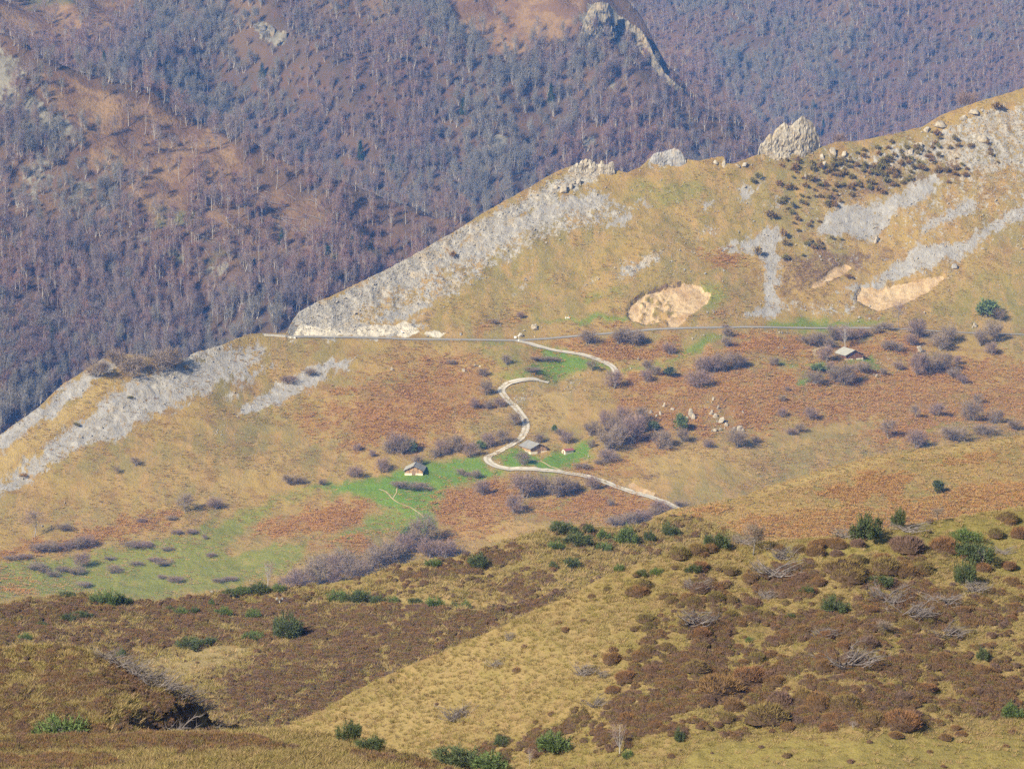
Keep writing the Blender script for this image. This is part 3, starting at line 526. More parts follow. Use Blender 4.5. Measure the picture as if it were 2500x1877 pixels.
N.build('near_left_knoll', M_near, [ZERO(N), ZERO(N), n_green, ZERO(N)], [ZERO(N), n_brown, n_straw, ZERO(N)], 'small near knoll with a brush-covered shaded edge', 'hill')
RIDGE_F = [(-300, 1792), (0, 1800), (150, 1800), (300, 1798), (480, 1790), (600, 1784), (720, 1780), (840, 1796), (930, 1822), (1000, 1846), (1080, 1872), (1150, 1898), (1300, 1930), (3000, 1960)]
F = Layer(-1700, 4200, 8, 60, [(-300, 2010), (3000, 2010)], [(-300, 215), (3000, 215)], RIDGE_F, [(0, 1900, 3), (800, 1880, 6), (1500, 1950, 6), (2500, 1980, 5)], back=(20, 2.5, 14), front=(2.0, 398.0, 40))
fx_, fy_ = F.PX, F.PY
F.displace(.35 * fbm(F.X / 6, F.Y / 6, 3, 121) * sstep(0, 18, fy_ - F.r[:, None]) + .1 * fbm(F.X / 1.2, F.Y / 1.2, 3, 123) + .04 * fbm(F.X / .4, F.Y / .4, 2, 125))
f_brown = polymask([([(-140, 1812), (200, 1800), (520, 1800), (720, 1830), (500, 1840), (200, 1828), (-140, 1835)], .72), ([(-140, 1850), (200, 1845), (300, 1870), (100, 1890), (-140, 1880)], .6), ([(850, 1830), (1000, 1850), (1100, 1880), (900, 1860)], .5)], fx_, fy_, 9, 7, 127)
f_straw = polymask([([(-140, 1838), (300, 1838), (700, 1800), (850, 1815), (900, 1850), (500, 1860), (100, 1850)], .8)], fx_, fy_, 10, 8, 129)
f_green = polymask([([(300, 1845), (520, 1835), (760, 1850), (900, 1880), (500, 1890)], .5)], fx_, fy_, 10, 8, 131)
F.build('foreground_bank', M_near, [ZERO(F), ZERO(F), f_green, ZERO(F)], [ZERO(F), f_brown, f_straw, ZERO(F)], 'pale grassy bank along the bottom edge of the view', 'bank')

# ---- the wooded mountains behind
RIDGE_L = [(-400, -40), (-100, 70), (0, 108), (49, 133), (95, 163), (190, 190), (296, 218), (342, 226), (402, 243), (456, 281), (494, 300), (528, 315), (600, 352), (690, 395), (786, 433), (840, 442), (913, 475), (1012, 509), (1073, 539), (1126, 556), (1250, 640), (1450, 780)]
LS = Layer(-500, 1450, 9, 130, [(-400, 1330), (1500, 1000)], [(-400, 2700), (800, 2780), (1500, 2900)], RIDGE_L,
           [(0, 1100, 34), (400, 900, 33), (800, 750, 34), (300, 600, 31), (100, 300, 36), (600, 500, 29), (900, 550, 30), (0, 700, 36)], back=(30, 60, 12))
lx, ly = LS.PX, LS.PY; lr = sstep(0, 40, ly - LS.r[:, None])
LS.displace((42 * (ridged(LS.X / 150 + LS.Y / 500, LS.Y / 420, 2, 141) - .5) + 9 * fbm(LS.X / 45, LS.Y / 45, 3, 143)) * lr + 1.2 * fbm(LS.X / 12, LS.Y / 12, 3, 145)); ly = LS.proj_py()
l_rock = polymask([([(-300, 60), (0, 108), (40, 140), (70, 210), (110, 260), (190, 310), (160, 350), (60, 330), (-300, 360)], .66), ([(150, 480), (215, 440), (225, 470), (180, 510)], .7), ([(300, 580), (380, 570), (370, 620), (320, 620)], .5), ([(450, 660), (560, 640), (555, 690), (480, 680)], .55), ([(60, 400), (140, 370), (130, 470), (40, 520)], .45)], lx, ly, 12, 10, 147)
l_clear = polymask([([(60, 160), (300, 225), (460, 290), (540, 330), (620, 420), (560, 470), (470, 480), (420, 560), (330, 540), (300, 450), (230, 420), (180, 300), (110, 250)], .85), ([(-300, 330), (100, 370), (230, 430), (300, 560), (360, 620), (180, 600), (60, 520), (-300, 480)], .5), ([(470, 450), (640, 420), (800, 500), (780, 600), (600, 640), (480, 560)], .6)], lx, ly, 22, 16, 149)
l_green = polymask([([(350, 490), (480, 500), (500, 560), (380, 570)], .6), ([(760, 590), (900, 560), (940, 620), (800, 650)], .6), ([(400, 600), (560, 610), (540, 650), (420, 640)], .5)], lx, ly, 18, 14, 151)
LS.build('wooded_spur', M_forest, [ZERO(LS), l_rock, l_green, l_clear], [ZERO(LS)] * 4, 'rocky half-wooded mountain spur falling to the valley', 'mountain')
RIDGE_C = [(-500, -330), (900, -300), (1330, -140), (1400, -50), (1440, 18), (1490, 14), (1510, 36), (1563, 78), (1601, 150), (1639, 199), (1680, 224), (1740, 270), (1800, 318), (1900, 400), (2200, 620)]
C = Layer(-600, 2100, 10, 110, [(-500, 800), (2200, 800)], [(-500, 3450), (2200, 3600)], RIDGE_C,
          [(200, 300, 31), (700, 300, 33), (1100, 500, 34), (1100, 100, 30), (1500, 150, 42), (1600, 350, 36), (0, 0, 28), (800, 600, 34), (1700, 500, 34)], back=(34, 70, 12))
cx_, cy_ = C.PX, C.PY; cr = sstep(0, 45, cy_ - C.r[:, None])
u1 = C.X * .86 + C.Y * .5
C.displace((95 * (ridged(u1 / 210, C.Y / 900, 2, 161) - .55) + 16 * fbm(C.X / 60, C.Y / 60, 3, 163)) * cr + 1.6 * fbm(C.X / 14, C.Y / 14, 3, 165)); cy_ = C.proj_py()
c_rock = polymask([([(1410, 40), (1440, 12), (1492, 12), (1530, 60), (1565, 80), (1602, 150), (1640, 200), (1625, 205), (1590, 150), (1545, 110), (1500, 110), (1470, 90), (1440, 85)], .95), ([(615, 60), (650, 50), (700, 80), (695, 115), (665, 110)], .85), ([(1205, 330), (1240, 335), (1225, 385), (1200, 390)], .8), ([(1430, 340), (1455, 335), (1450, 365), (1425, 370)], .9), ([(1480, 200), (1510, 195), (1535, 230), (1500, 225)], .7)], cx_, cy_, 9, 7, 167)
c_clear = polymask([([(-400, -100), (350, -60), (320, 40), (270, 90), (160, 120), (60, 130), (-400, 60)], .9), ([(1060, -60), (1420, -60), (1430, 60), (1350, 130), (1200, 140), (1110, 80)], .9), ([(1360, 200), (1440, 170), (1480, 220), (1420, 250)], .6), ([(1290, 150), (1400, 130), (1390, 180), (1300, 200)], .5), ([(180, 110), (330, 130), (250, 170)], .5)], cx_, cy_, 24, 16, 169)
c_bare = np.maximum(c_clear, polymask([([(1410, 30), (1440, 0), (1500, 0), (1575, 75), (1645, 190), (1690, 225), (1670, 250), (1590, 200), (1540, 140), (1500, 140), (1430, 120)], 1.0), ([(1420, 335), (1460, 330), (1460, 400), (1420, 400)], 1.0), ([(610, 50), (660, 40), (710, 80), (700, 150), (650, 130)], 1.0)], cx_, cy_, 10, 6, 170))
c_green = polymask([([(30, -20), (200, -30), (190, 20), (60, 30)], .6), ([(1480, 140), (1520, 150), (1510, 170)], .5)], cx_, cy_, 18, 12, 171)
C.build('central_mountain', M_forest, [ZERO(C), c_rock, c_green, c_clear], [ZERO(C)] * 4, 'hazy central mountain flank under bare beech forest with a rocky crest', 'mountain')
D = Layer(1150, 2900, 14, 70, [(1000, 620), (3000, 620)], [(1000, 5000), (3000, 4700)], [(1000, -420), (3000, -420)], [(1500, 200, 27), (2400, 200, 25), (2000, 400, 30), (2000, 0, 24)], back=(30, 80, 12))
D.displace(75 * (ridged((D.X * .9 - D.Y * .4) / 330, D.Y / 1300, 2, 181) - .55) + 10 * fbm(D.X / 80, D.Y / 80, 3, 183) + 2 * fbm(D.X / 18, D.Y / 18, 3, 185))
D.build('far_mountain', M_forest, [ZERO(D)] * 4, [ZERO(D)] * 4, 'far hazy mountain flank wholly covered in reddish bare forest', 'mountain')
gv = np.array([[-9000, -2000, -420], [9000, -2000, -420], [9000, 14000, -420], [-9000, 14000, -420]], float)
valley = link(bpy.data.objects.new('valley_floor', mesh_np('valley_floor', gv, np.array([[0, 1, 2, 3]]), [M_forest])))
props(valley, 'dark valley floor hidden between the mountains', 'ground', kind='structure')

# ---- haze: one box of clear mountain air round everything
hb = bmesh.new(); bmesh.ops.create_cube(hb, size=1.0)
for v in hb.verts: v.co = (v.co.x * 19000, v.co.y * 17000 + 6000, v.co.z * 1050 + 104)
hm = bpy.data.meshes.new('haze'); hb.to_mesh(hm); hb.free()
hz = bpy.data.materials.new('haze_air'); hz.use_nodes = True; ht = hz.node_tree; ht.nodes.clear()
ho = ht.nodes.new('ShaderNodeOutputMaterial'); pv = ht.nodes.new('ShaderNodeVolumePrincipled')
pv.inputs['Color'].default_value = (*HAZE_COLOR, 1); pv.inputs['Density'].default_value = HAZE_DENSITY; pv.inputs['Anisotropy'].default_value = 0.0
pv.inputs['Absorption Color'].default_value = (1, 1, 1, 1)
ht.links.new(pv.outputs[0], ho.inputs['Volume']); hm.materials.append(hz)
props(link(bpy.data.objects.new('haze', hm)), 'thin blue mountain haze filling the valley air', 'haze', kind='stuff')
# ------------------------------------------------------------------ plant and rock shapes
class MB:
    def __init__(s): s.v = []; s.t = []; s.q = []; s.n = 0
    def add(s, V, T=None, Q=None):
        V = np.asarray(V, float)
        if T is not None and len(T): s.t.append(np.asarray(T) + s.n)
        if Q is not None and len(Q): s.q.append(np.asarray(Q) + s.n)
        s.v.append(V); s.n += len(V)
    def slivers(s, B, D, w, g):
        """thin leaf or twig triangles: base points, vectors to the tip, widths"""
        n = len(B); side = np.cross(D, g.normal(size=(n, 3))); side /= np.linalg.norm(side, axis=1)[:, None] + 1e-9
        w = np.broadcast_to(np.asarray(w, float), (n,))[:, None] * .5
        V = np.stack([B - side * w, B + side * w, B + D], 1).reshape(-1, 3)
        s.add(V, np.arange(3 * n).reshape(-1, 3))
    def tube(s, P, r, k=4):
        P = np.asarray(P, float); r = np.broadcast_to(np.asarray(r, float), (len(P),)); n = len(P)
        d = np.gradient(P, axis=0); d /= np.linalg.norm(d, axis=1)[:, None] + 1e-9
        a = np.cross(d, [.31, .87, .22]); a /= np.linalg.norm(a, axis=1)[:, None] + 1e-9; b = np.cross(d, a)
        th = np.arange(k) * 2 * math.pi / k
        V = P[:, None] + r[:, None, None] * (a[:, None] * np.cos(th)[None, :, None] + b[:, None] * np.sin(th)[None, :, None])
        i = np.arange(n - 1)[:, None] * k + np.arange(k)[None]; j = np.arange(n - 1)[:, None] * k + (np.arange(k)[None] + 1) % k
        s.add(V.reshape(-1, 3), None, np.stack([i, j, j + k, i + k], -1).reshape(-1, 4))
    def mesh(s, name, mat, smooth=False):
        F = []
        if s.t: F.append(np.concatenate(s.t))
        if s.q: F.append(np.concatenate(s.q))
        return mesh_np(name, np.concatenate(s.v), F, [mat] if not isinstance(mat, list) else mat, smooth)
def curve(a, b, bend, n=5):
    t = np.linspace(0, 1, n)[:, None]; return a * (1 - t) + b * t + np.asarray(bend) * (4 * t * (1 - t))

def bare_tree(seed, h, r, cb, nl, ntw, tl, tw, tr, mat_w, mat_t, stems=1, lo=-.55, hi=1.0):
    """leafless tree or bush: (woody mesh, twig crown mesh)"""
    g = np.random.default_rng(seed); W = MB(); K = MB(); limbs = []
    cz, rz = h * (1 + cb) / 2, h * (1 - cb) / 2
    for k in range(stems):
        ang = g.uniform(0, 6.28); off = 0 if stems == 1 else r * .12
        a = np.array([off * math.cos(ang), off * math.sin(ang), -.3]); tip = np.array([g.normal() * r * .25, g.normal() * r * .25, h * .9])
        if stems > 1: tip = np.array([math.cos(ang) * r * .5, math.sin(ang) * r * .5, h * g.uniform(.6, .85)])
        P = curve(a, tip, g.normal(size=3) * r * .12, 7); W.tube(P, tr * np.linspace(1.15, .18, 7), 5); limbs.append(P)
        for i in range(nl // stems):
            t = g.uniform(cb * .9 if stems == 1 else .15, .92); j = t * 6; q = P[int(j)] * (1 - j % 1) + P[min(6, int(j) + 1)] * (j % 1)
            th = g.uniform(0, 6.28); el = g.uniform(lo, hi)
            e = np.array([math.cos(th) * r * math.cos(el) * g.uniform(.75, 1.05), math.sin(th) * r * math.cos(el) * g.uniform(.75, 1.05), cz + rz * math.sin(el) * g.uniform(.8, 1.02)])
            if e[2] < q[2] - .15 * h: e[2] = q[2] - .1 * h
            L = curve(q, e, [0, 0, -.06 * h * g.random()], 5); W.tube(L, tr * .38 * np.linspace(1, .2, 5) * (1 - .5 * t), 3); limbs.append(L)
    li = g.integers(0, len(limbs), ntw); tt = g.uniform(.3, 1.0, ntw) * 3.999
    B = np.array([limbs[i][min(len(limbs[i]) - 1, int(t * (len(limbs[i]) - 1) / 4))] * (1 - t % 1) + limbs[i][min(len(limbs[i]) - 1, int(t * (len(limbs[i]) - 1) / 4) + 1)] * (t % 1) for i, t in zip(li, tt)])
    B += g.normal(size=(ntw, 3)) * r * .09
    D = (B - np.array([0, 0, cz - rz * .5])); D /= np.linalg.norm(D, axis=1)[:, None] + 1e-9
    D = D * .75 + g.normal(size=(ntw, 3)) * .55 + np.array([0, 0, .35]); D *= (tl * g.uniform(.5, 1.2, ntw) / (np.linalg.norm(D, axis=1) + 1e-9))[:, None]
    K.slivers(B, D, tw * g.uniform(.6, 1.3, ntw), g)
    K.slivers(B + D * .45, (D + g.normal(size=D.shape) * tl * .5) * .7, tw * .8, g)
    return W.mesh('trunk', mat_w, True), K.mesh('crown', mat_t)

def leafy(seed, w, h, n, ls, lw, mat, clumps=14, up=.3, cone=False, spray=False):
    """evergreen bush or conifer crown made of leaf clumps"""
    g = np.random.default_rng(seed); K = MB(); B = []
    for i in range(clumps):
        if cone:
            z = h * (.08 + .9 * i / clumps); rr = w / 2 * (1 - z / h) * 1.05 + .03 * w; th = g.uniform(0, 6.28, n // clumps)
            q = np.sqrt(g.random(n // clumps)) * rr * g.uniform(.8, 1.15, n // clumps)
            B.append(np.stack([np.cos(th) * q, np.sin(th) * q, z + .05 * h * g.normal(size=len(th)) - q * .25], 1))
        elif spray:
            th, q = g.uniform(0, 6.28), w * .42 * math.sqrt(g.random()); hz = h * g.uniform(.35, 1.05) * (1.1 - .9 * q / w); m_ = n // clumps
            d = g.normal(size=(m_, 3)); d /= np.linalg.norm(d, axis=1)[:, None]
            B.append(np.array([math.cos(th) * q, math.sin(th) * q, hz * .5]) + d * np.array([w * .1, w * .1, hz * .52]) * g.uniform(.55, 1.1, m_)[:, None] + np.array([.12, .05, 0]) * hz)
        else:
            th, el = g.uniform(0, 6.28), g.uniform(-.2, 1.5); k = g.uniform(.45, .8)
            c = np.array([math.cos(th) * math.cos(el) * w / 2 * k, math.sin(th) * math.cos(el) * w / 2 * k, h * .42 + math.sin(el) * h * .45 * k])
            d = g.normal(size=(n // clumps, 3)); d /= np.linalg.norm(d, axis=1)[:, None]
            B.append(c + d * np.array([w * .24, w * .24, h * .26]) * g.uniform(.6, 1.1, n // clumps)[:, None])
    B = np.concatenate(B); B[:, 2] = np.maximum(B[:, 2], .02)
    D = B - np.array([0, 0, h * .3]); D /= np.linalg.norm(D, axis=1)[:, None] + 1e-9
    D = (D * .8 + g.normal(size=B.shape) * .6 + np.array([0, 0, up])) * ls * g.uniform(.5, 1.2, len(B))[:, None]
    K.slivers(B, D, lw * g.uniform(.6, 1.4, len(B)), g)
    return K.mesh('crown', mat)

def dome(seed, w, h, k=10, m=5, rough=.22):
    g = np.random.default_rng(seed); V = [[0, 0, h]]; a0 = g.uniform(0, 6)
    for j in range(1, m + 1):
        e = math.pi / 2 * (1 - j / m)
        for i in range(k):
            th = i * 2 * math.pi / k; q = 1 + rough * (math.sin(3 * th + a0) * .5 + g.normal() * .35)
            V.append([math.cos(th) * math.cos(e) * w / 2 * q, math.sin(th) * math.cos(e) * w / 2 * q, h * math.sin(e) * (1 + .12 * g.normal()) - (.12 * h if j == m else 0)])
    T = [[0, 1 + i, 1 + (i + 1) % k] for i in range(k)]
    Q = [[1 + j * k + i, 1 + (j + 1) * k + i, 1 + (j + 1) * k + (i + 1) % k, 1 + j * k + (i + 1) % k] for j in range(m - 1) for i in range(k)]
    return np.array(V), T, Q
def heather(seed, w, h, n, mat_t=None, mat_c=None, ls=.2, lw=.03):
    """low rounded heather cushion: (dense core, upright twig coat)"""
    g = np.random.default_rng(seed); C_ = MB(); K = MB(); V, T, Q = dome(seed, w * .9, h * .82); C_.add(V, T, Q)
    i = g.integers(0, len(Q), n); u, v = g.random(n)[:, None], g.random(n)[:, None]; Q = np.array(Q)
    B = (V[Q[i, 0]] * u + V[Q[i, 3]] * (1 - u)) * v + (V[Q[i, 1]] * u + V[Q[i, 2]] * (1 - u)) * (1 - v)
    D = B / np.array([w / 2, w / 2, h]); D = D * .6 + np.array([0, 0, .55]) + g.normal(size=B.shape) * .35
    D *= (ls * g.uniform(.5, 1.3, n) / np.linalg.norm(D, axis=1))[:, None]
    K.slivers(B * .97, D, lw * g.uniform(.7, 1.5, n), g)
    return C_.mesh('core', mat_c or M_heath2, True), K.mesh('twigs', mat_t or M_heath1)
def tuft(seed, n, h, sp, w, mat):
    g = np.random.default_rng(seed); K = MB(); th = g.uniform(0, 6.28, n); r = np.sqrt(g.random(n)) * sp
    B = np.stack([np.cos(th) * r, np.sin(th) * r, np.full(n, -.03)], 1)
    D = np.stack([np.cos(th) * r * 1.2 + g.normal(size=n) * h * .3, np.sin(th) * r * 1.2 + g.normal(size=n) * h * .3, h * g.uniform(.5, 1.1, n)], 1)
    K.slivers(B, D, w * g.uniform(.6, 1.4, n), g); return K.mesh('tuft', mat)
def brush(seed, w, h, nb, mat, flat_=True):
    """tangle of dead bleached branches lying low"""
    g = np.random.default_rng(seed); W = MB(); K = MB()
    for i in range(nb):
        th = g.uniform(-.7, .7) + (math.pi if g.random() < .35 else 0); L = w * g.uniform(.25, .6)
        a = np.array([g.normal() * w * .16, g.normal() * w * .16, g.uniform(0, .25) * h]); e = a + np.array([math.cos(th) * L, math.sin(th) * L, h * g.uniform(.2, 1.0)])
        P = curve(a, e, g.normal(size=3) * [.1 * w, .1 * w, .2 * h], 6); r0 = .011 * w * g.uniform(.6, 1.3); W.tube(P, r0 * np.linspace(1, .3, 6), 4)
        n = 16; t = g.uniform(.25, 1, n) * 4.99; B = np.array([P[int(x)] * (1 - x % 1) + P[int(x) + 1] * (x % 1) for x in t])
        D = (e - a)[None] * .16 + g.normal(size=(n, 3)) * w * .07; D[:, 2] = np.abs(D[:, 2]) * .8; K.slivers(B, D, .006 * w, g)
    return W.mesh('branches', mat, True), K.mesh('twigs', mat)
def hull(seed, sx_, sy_, sz, n=16, taper=.6, lean=(0, 0)):
    """angular rock: hull of random points; base at z = 0"""
    g = np.random.default_rng(seed); bm = bmesh.new()
    for i in range(n):
        z = g.random() ** .8; k = 1 - taper * z; th = g.uniform(0, 6.28); q = g.uniform(.75, 1)
        bm.verts.new((math.cos(th) * sx_ / 2 * k * q + lean[0] * z, math.sin(th) * sy_ / 2 * k * q + lean[1] * z, z * sz - .12 * sz))
    r = bmesh.ops.convex_hull(bm, input=bm.verts); bmesh.ops.delete(bm, geom=[v for v in bm.verts if not v.link_faces], context='VERTS')
    bm.verts.index_update(); V = np.array([v.co[:] for v in bm.verts]); T = [[v.index for v in f.verts] for f in bm.faces if len(f.verts) == 3]; bm.free()
    return V, T
def rock_mesh(seed, sx_, sy_, sz, mat, n=18, parts=1, taper=.55):
    W = MB(); g = np.random.default_rng(seed)
    for i in range(parts):
        k = 1 if i == 0 else g.uniform(.35, .7); V, T = hull(seed * 31 + i, sx_ * k, sy_ * k, sz * k, n, taper)
        if i: V = V + np.array([g.uniform(-.5, .5) * sx_, g.uniform(-.5, .3) * sy_, 0])
        W.add(V, T)
    return W.mesh('rock', mat)

# ------------------------------------------------------------------ placing
def thing(name, P, label, cat, group=None, scale=(1, 1, 1), rz=0.0):
    o = bpy.data.objects.new(name, None); o.empty_display_size = .5; link(o)
    o.location = P; o.scale = scale; o.rotation_euler = (0, 0, rz); return props(o, label, cat, group)
def part(name, me, parent): return link(bpy.data.objects.new(name, me), parent)
def plant(name, P, parts, size0, w, h, label, cat, group=None, rz=None):
    """a plant of width w and height h (metres) from shared part meshes"""
    cz = np.empty(len(parts[0 if parts[0][0] == 'crown' else -1][1].vertices) * 3, np.float32); parts[0 if parts[0][0] == 'crown' else -1][1].vertices.foreach_get('co', cz); cz = cz.reshape(-1, 3)
    q = np.percentile(cz, [3, 97], axis=0); size0 = ((q[1, 0] - q[0, 0] + q[1, 1] - q[0, 1]) / 2, q[1, 2])
    o = thing(name, P, label, cat, group, (w / size0[0], w / size0[0], h / size0[1]), random.uniform(0, 6.28) if rz is None else rz)
    for nm, me in parts: part(nm, me, o)
    return o
proto_col = bpy.data.collections.new('prototypes')
def scatter(name, P, scale, protos, label, cat, seed=0, squash=None, rot=None, idx=None):
    """one uncountable mass: copies of small meshes on points"""
    g = np.random.default_rng(seed); n = len(P); P = np.asarray(P)
    col = bpy.data.collections.new(name + '_kinds'); 
    for i, me in enumerate(protos): col.objects.link(bpy.data.objects.new(f'{name}_kind_{i:02d}', me))
    me = bpy.data.meshes.new(name); me.vertices.add(n); me.vertices.foreach_set('co', P.astype(np.float32).ravel())
    sc = np.asarray(scale, float)
    if sc.ndim == 1: sc = np.repeat(sc[:, None], 3, 1)
    if squash is not None: sc = sc * np.stack([np.ones(n), np.ones(n), squash], 1)
    ro = np.stack([np.zeros(n), np.zeros(n), g.uniform(0, 6.28, n)], 1) if rot is None else rot
    for nm, ty, fld, dat in (('scl', 'FLOAT_VECTOR', 'vector', sc), ('rot', 'FLOAT_VECTOR', 'vector', ro), ('idx', 'INT', 'value', g.integers(0, len(protos), n) if idx is None else idx)):
        a = me.attributes.new(nm, ty, 'POINT'); a.data.foreach_set(fld, np.ascontiguousarray(dat.astype(np.int32 if ty == 'INT' else np.float32)).ravel())
    o = link(bpy.data.objects.new(name, me)); props(o, label, cat, kind='stuff')
    t = bpy.data.node_groups.new(name, 'GeometryNodeTree')
    t.interface.new_socket('Geometry', in_out='INPUT', socket_type='NodeSocketGeometry'); t.interface.new_socket('Geometry', in_out='OUTPUT', socket_type='NodeSocketGeometry')
    N_ = t.nodes.new; gi, go = N_('NodeGroupInput'), N_('NodeGroupOutput'); ci = N_('GeometryNodeCollectionInfo'); ip = N_('GeometryNodeInstanceOnPoints')
    ci.inputs['Collection'].default_value = col; ci.inputs['Separate Children'].default_value = True; ci.inputs['Reset Children'].default_value = True
    def na(nm, ty):
        x = N_('GeometryNodeInputNamedAttribute'); x.data_type = ty; x.inputs['Name'].default_value = nm; return x.outputs['Attribute']
    e2r = N_('FunctionNodeEulerToRotation'); L = t.links.new
    L(na('rot', 'FLOAT_VECTOR'), e2r.inputs[0]); L(e2r.outputs[0], ip.inputs['Rotation']); L(na('scl', 'FLOAT_VECTOR'), ip.inputs['Scale']); L(na('idx', 'INT'), ip.inputs['Instance Index'])
    ip.inputs['Pick Instance'].default_value = True; L(gi.outputs[0], ip.inputs['Points']); L(ci.outputs[0], ip.inputs['Instance']); L(ip.outputs[0], go.inputs[0])
    md = o.modifiers.new('scatter', 'NODES'); md.node_group = t
    return o
def joined(a, b):
    """one mesh of two part meshes, keeping both materials (for masses only)"""
    bm = bmesh.new(); bm.from_mesh(a); k = len(bm.faces); bm.from_mesh(b); bm.faces.ensure_lookup_table()
    for f in bm.faces[k:]: f.material_index = 1
    me = bpy.data.meshes.new('plant'); bm.to_mesh(me); bm.free(); me.materials.append(a.materials[0]); me.materials.append(b.materials[0]); return me

BEECH = [bare_tree(300 + i, (15, 13, 17, 11, 14, 8, 18, 12, 16, 10)[i], (3.2, 3.6, 2.7, 3.0, 3.9, 2.6, 2.5, 3.2, 2.2, 3.3)[i], (.2, .12, .3, .1, .16, .05, .38, .15, .3, .1)[i], 26, 360, 1.7, .085, (.17, .2, .15, .14, .2, .12, .15, .16, .13, .15)[i], (M_bark, M_bark, M_bark_d)[i % 3], (M_twig_f, M_twig_f, M_twig_f, M_twig_f, M_twig_f2, M_twig_f2, M_twig_f2, M_twig_f3, M_twig_f3, M_twig_f3)[i], (1, 1, 1, 2, 1, 3, 1, 2, 1, 2)[i], -.25, 1.35) for i in range(10)]
BUSH = [bare_tree(400 + i, 5.5, 3.0, .06, 44, 1150, 1.0, .07, .12, M_bark_d, (M_twig_b, M_twig_b, M_twig_r)[i % 3], stems=4) for i in range(6)]
HAWTH = [bare_tree(450 + i, 6.0, 2.6, .26, 32, 850, .95, .06, .17, M_bark_d, M_twig_b) for i in range(3)]
TALL = [bare_tree(470 + i, 10, 2.7, .22, 34, 420, 1.3, .05, (.12, .15)[i], (M_bark_d, M_bark)[i], M_twig_r) for i in range(2)]
EVER = [leafy(500 + i, 4, 4, 1100, .55, .24, (M_ever_b, M_ever)[i % 2]) for i in range(4)]
JUNI = [leafy(520 + i, 3, 1.3, 3000, .16, .06, (M_ever, M_ever_b, M_ever)[i % 3], 30, .6, False, True) for i in range(5)]
CONI = [leafy(540 + i, 5, 14, 1000, 1.1, .34, M_conif, 16, -.3, True) for i in range(2)]
BOX = [leafy(560 + i, 2.4, 2.0, 260, .5, .26, M_box, 8, .3) for i in range(4)]
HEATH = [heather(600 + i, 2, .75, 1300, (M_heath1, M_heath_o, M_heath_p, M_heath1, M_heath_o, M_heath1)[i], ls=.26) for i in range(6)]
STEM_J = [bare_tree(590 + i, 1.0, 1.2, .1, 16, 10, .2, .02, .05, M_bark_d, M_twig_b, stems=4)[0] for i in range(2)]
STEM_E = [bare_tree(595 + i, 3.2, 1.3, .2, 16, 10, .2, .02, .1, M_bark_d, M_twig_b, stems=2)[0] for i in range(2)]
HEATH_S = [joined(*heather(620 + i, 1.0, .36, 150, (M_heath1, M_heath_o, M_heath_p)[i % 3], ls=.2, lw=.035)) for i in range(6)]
BRUSH = [brush(640 + i, 3.5, .8, 34, M_dead) for i in range(4)]
TUFT = [tuft(660 + i, 26, .42, .24, .035, (M_tuft, M_tuft_o, M_tuft_w, M_tuft, M_tuft_o)[i]) for i in range(5)]
TUFT_B = [tuft(670 + i, 22, .6, .5, .11, (M_tuft_h, M_tuft_o, M_tuft_w, M_tuft_h)[i]) for i in range(4)]
BRACK = [tuft(680 + i, 24, .7, .7, .16, M_brack) for i in range(3)]
STONE = [rock_mesh(700 + i, 1, .9, .7, (M_rock, M_rock_g)[i % 2], 12) for i in range(6)]

# ------------------------------------------------------------------ the woods
def area_of(L, dens, xr=(-60, 2560)):
    dx = np.abs(np.diff(L.X, axis=0))[:, :-1]; dy = np.minimum(np.diff(L.Y, axis=1)[:-1], 60); ok = (L.PX > xr[0]) & (L.PX < xr[1])
    return float((dx * dy * dens[:-1, :-1] * ok[:-1, :-1]).sum())
def wood(L, clear, rock, seed, per):
    d = np.clip(1 - 1.0 * sstep(.2, .75, clear) * .86 - .6 * sstep(.3, .7, rock), .02, 1) * (.4 + 1.1 * sstep(.3, .7, fbm(L.X / 40, L.Y / 40, 3, seed) * .5 + .5)) * (.6 + .6 * sstep(.36, .6, fbm(L.X / 130, L.Y / 170, 3, seed + 3) * .5 + .5))
    n = int(area_of(L, d) / per); return L.sample(n, d, seed)
trees = []
P, px, py = wood(LS, l_clear, l_rock, 201, 14); vis = (py < interp(RIDGE_M, px) + 70) & (px > -20) & (px < 2520)
P, px, py = P[vis], px[vis], py[vis]; order = np.argsort(P[:, 1] + (py > interp(RIDGE_M, px)) * 500); own = order[:290]; rest = order[290:]
for i in own:
    k = random.randrange(len(BEECH)); w = random.uniform(5.2, 8.6); h = random.uniform(9, 17)
    plant('beech_tree', P[i], list(zip(('trunk', 'crown'), BEECH[k])), (7, 15), w, h, 'bare purplish beech tree in the dark wood just behind the scree ridge', 'tree', 'beeches of the wood behind the scree ridge')
trees.append(P[rest])
for L, cl, rk_, sd, per in ((C, c_bare, c_rock, 203, 14), (D, ZERO(D), ZERO(D), 205, 18)):
    P, px, py = wood(L, cl, rk_, sd, per); ok = py < interp(RIDGE_M, px) + 230; trees.append(P[ok])
allt = np.concatenate(trees); g0 = np.random.default_rng(5)
nf = fbm(allt[:, 0] / 85, allt[:, 1] / 110, 3, 301) + g0.normal(size=len(allt)) * .13; kind = np.where(nf > .22, g0.integers(7, 10, len(allt)), np.where(nf < -.12, g0.integers(4, 7, len(allt)), g0.integers(0, 4, len(allt))))
scatter('beech_forest', allt, g0.uniform(.5, 1.2, len(allt)) * (1 + .25 * fbm(allt[:, 0] / 60, allt[:, 1] / 60, 2, 305)), [joined(*b) for b in BEECH], 'hazy bare beech forest covering the mountains behind', 'forest', 9, g0.uniform(.8, 1.2, len(allt)), idx=kind)
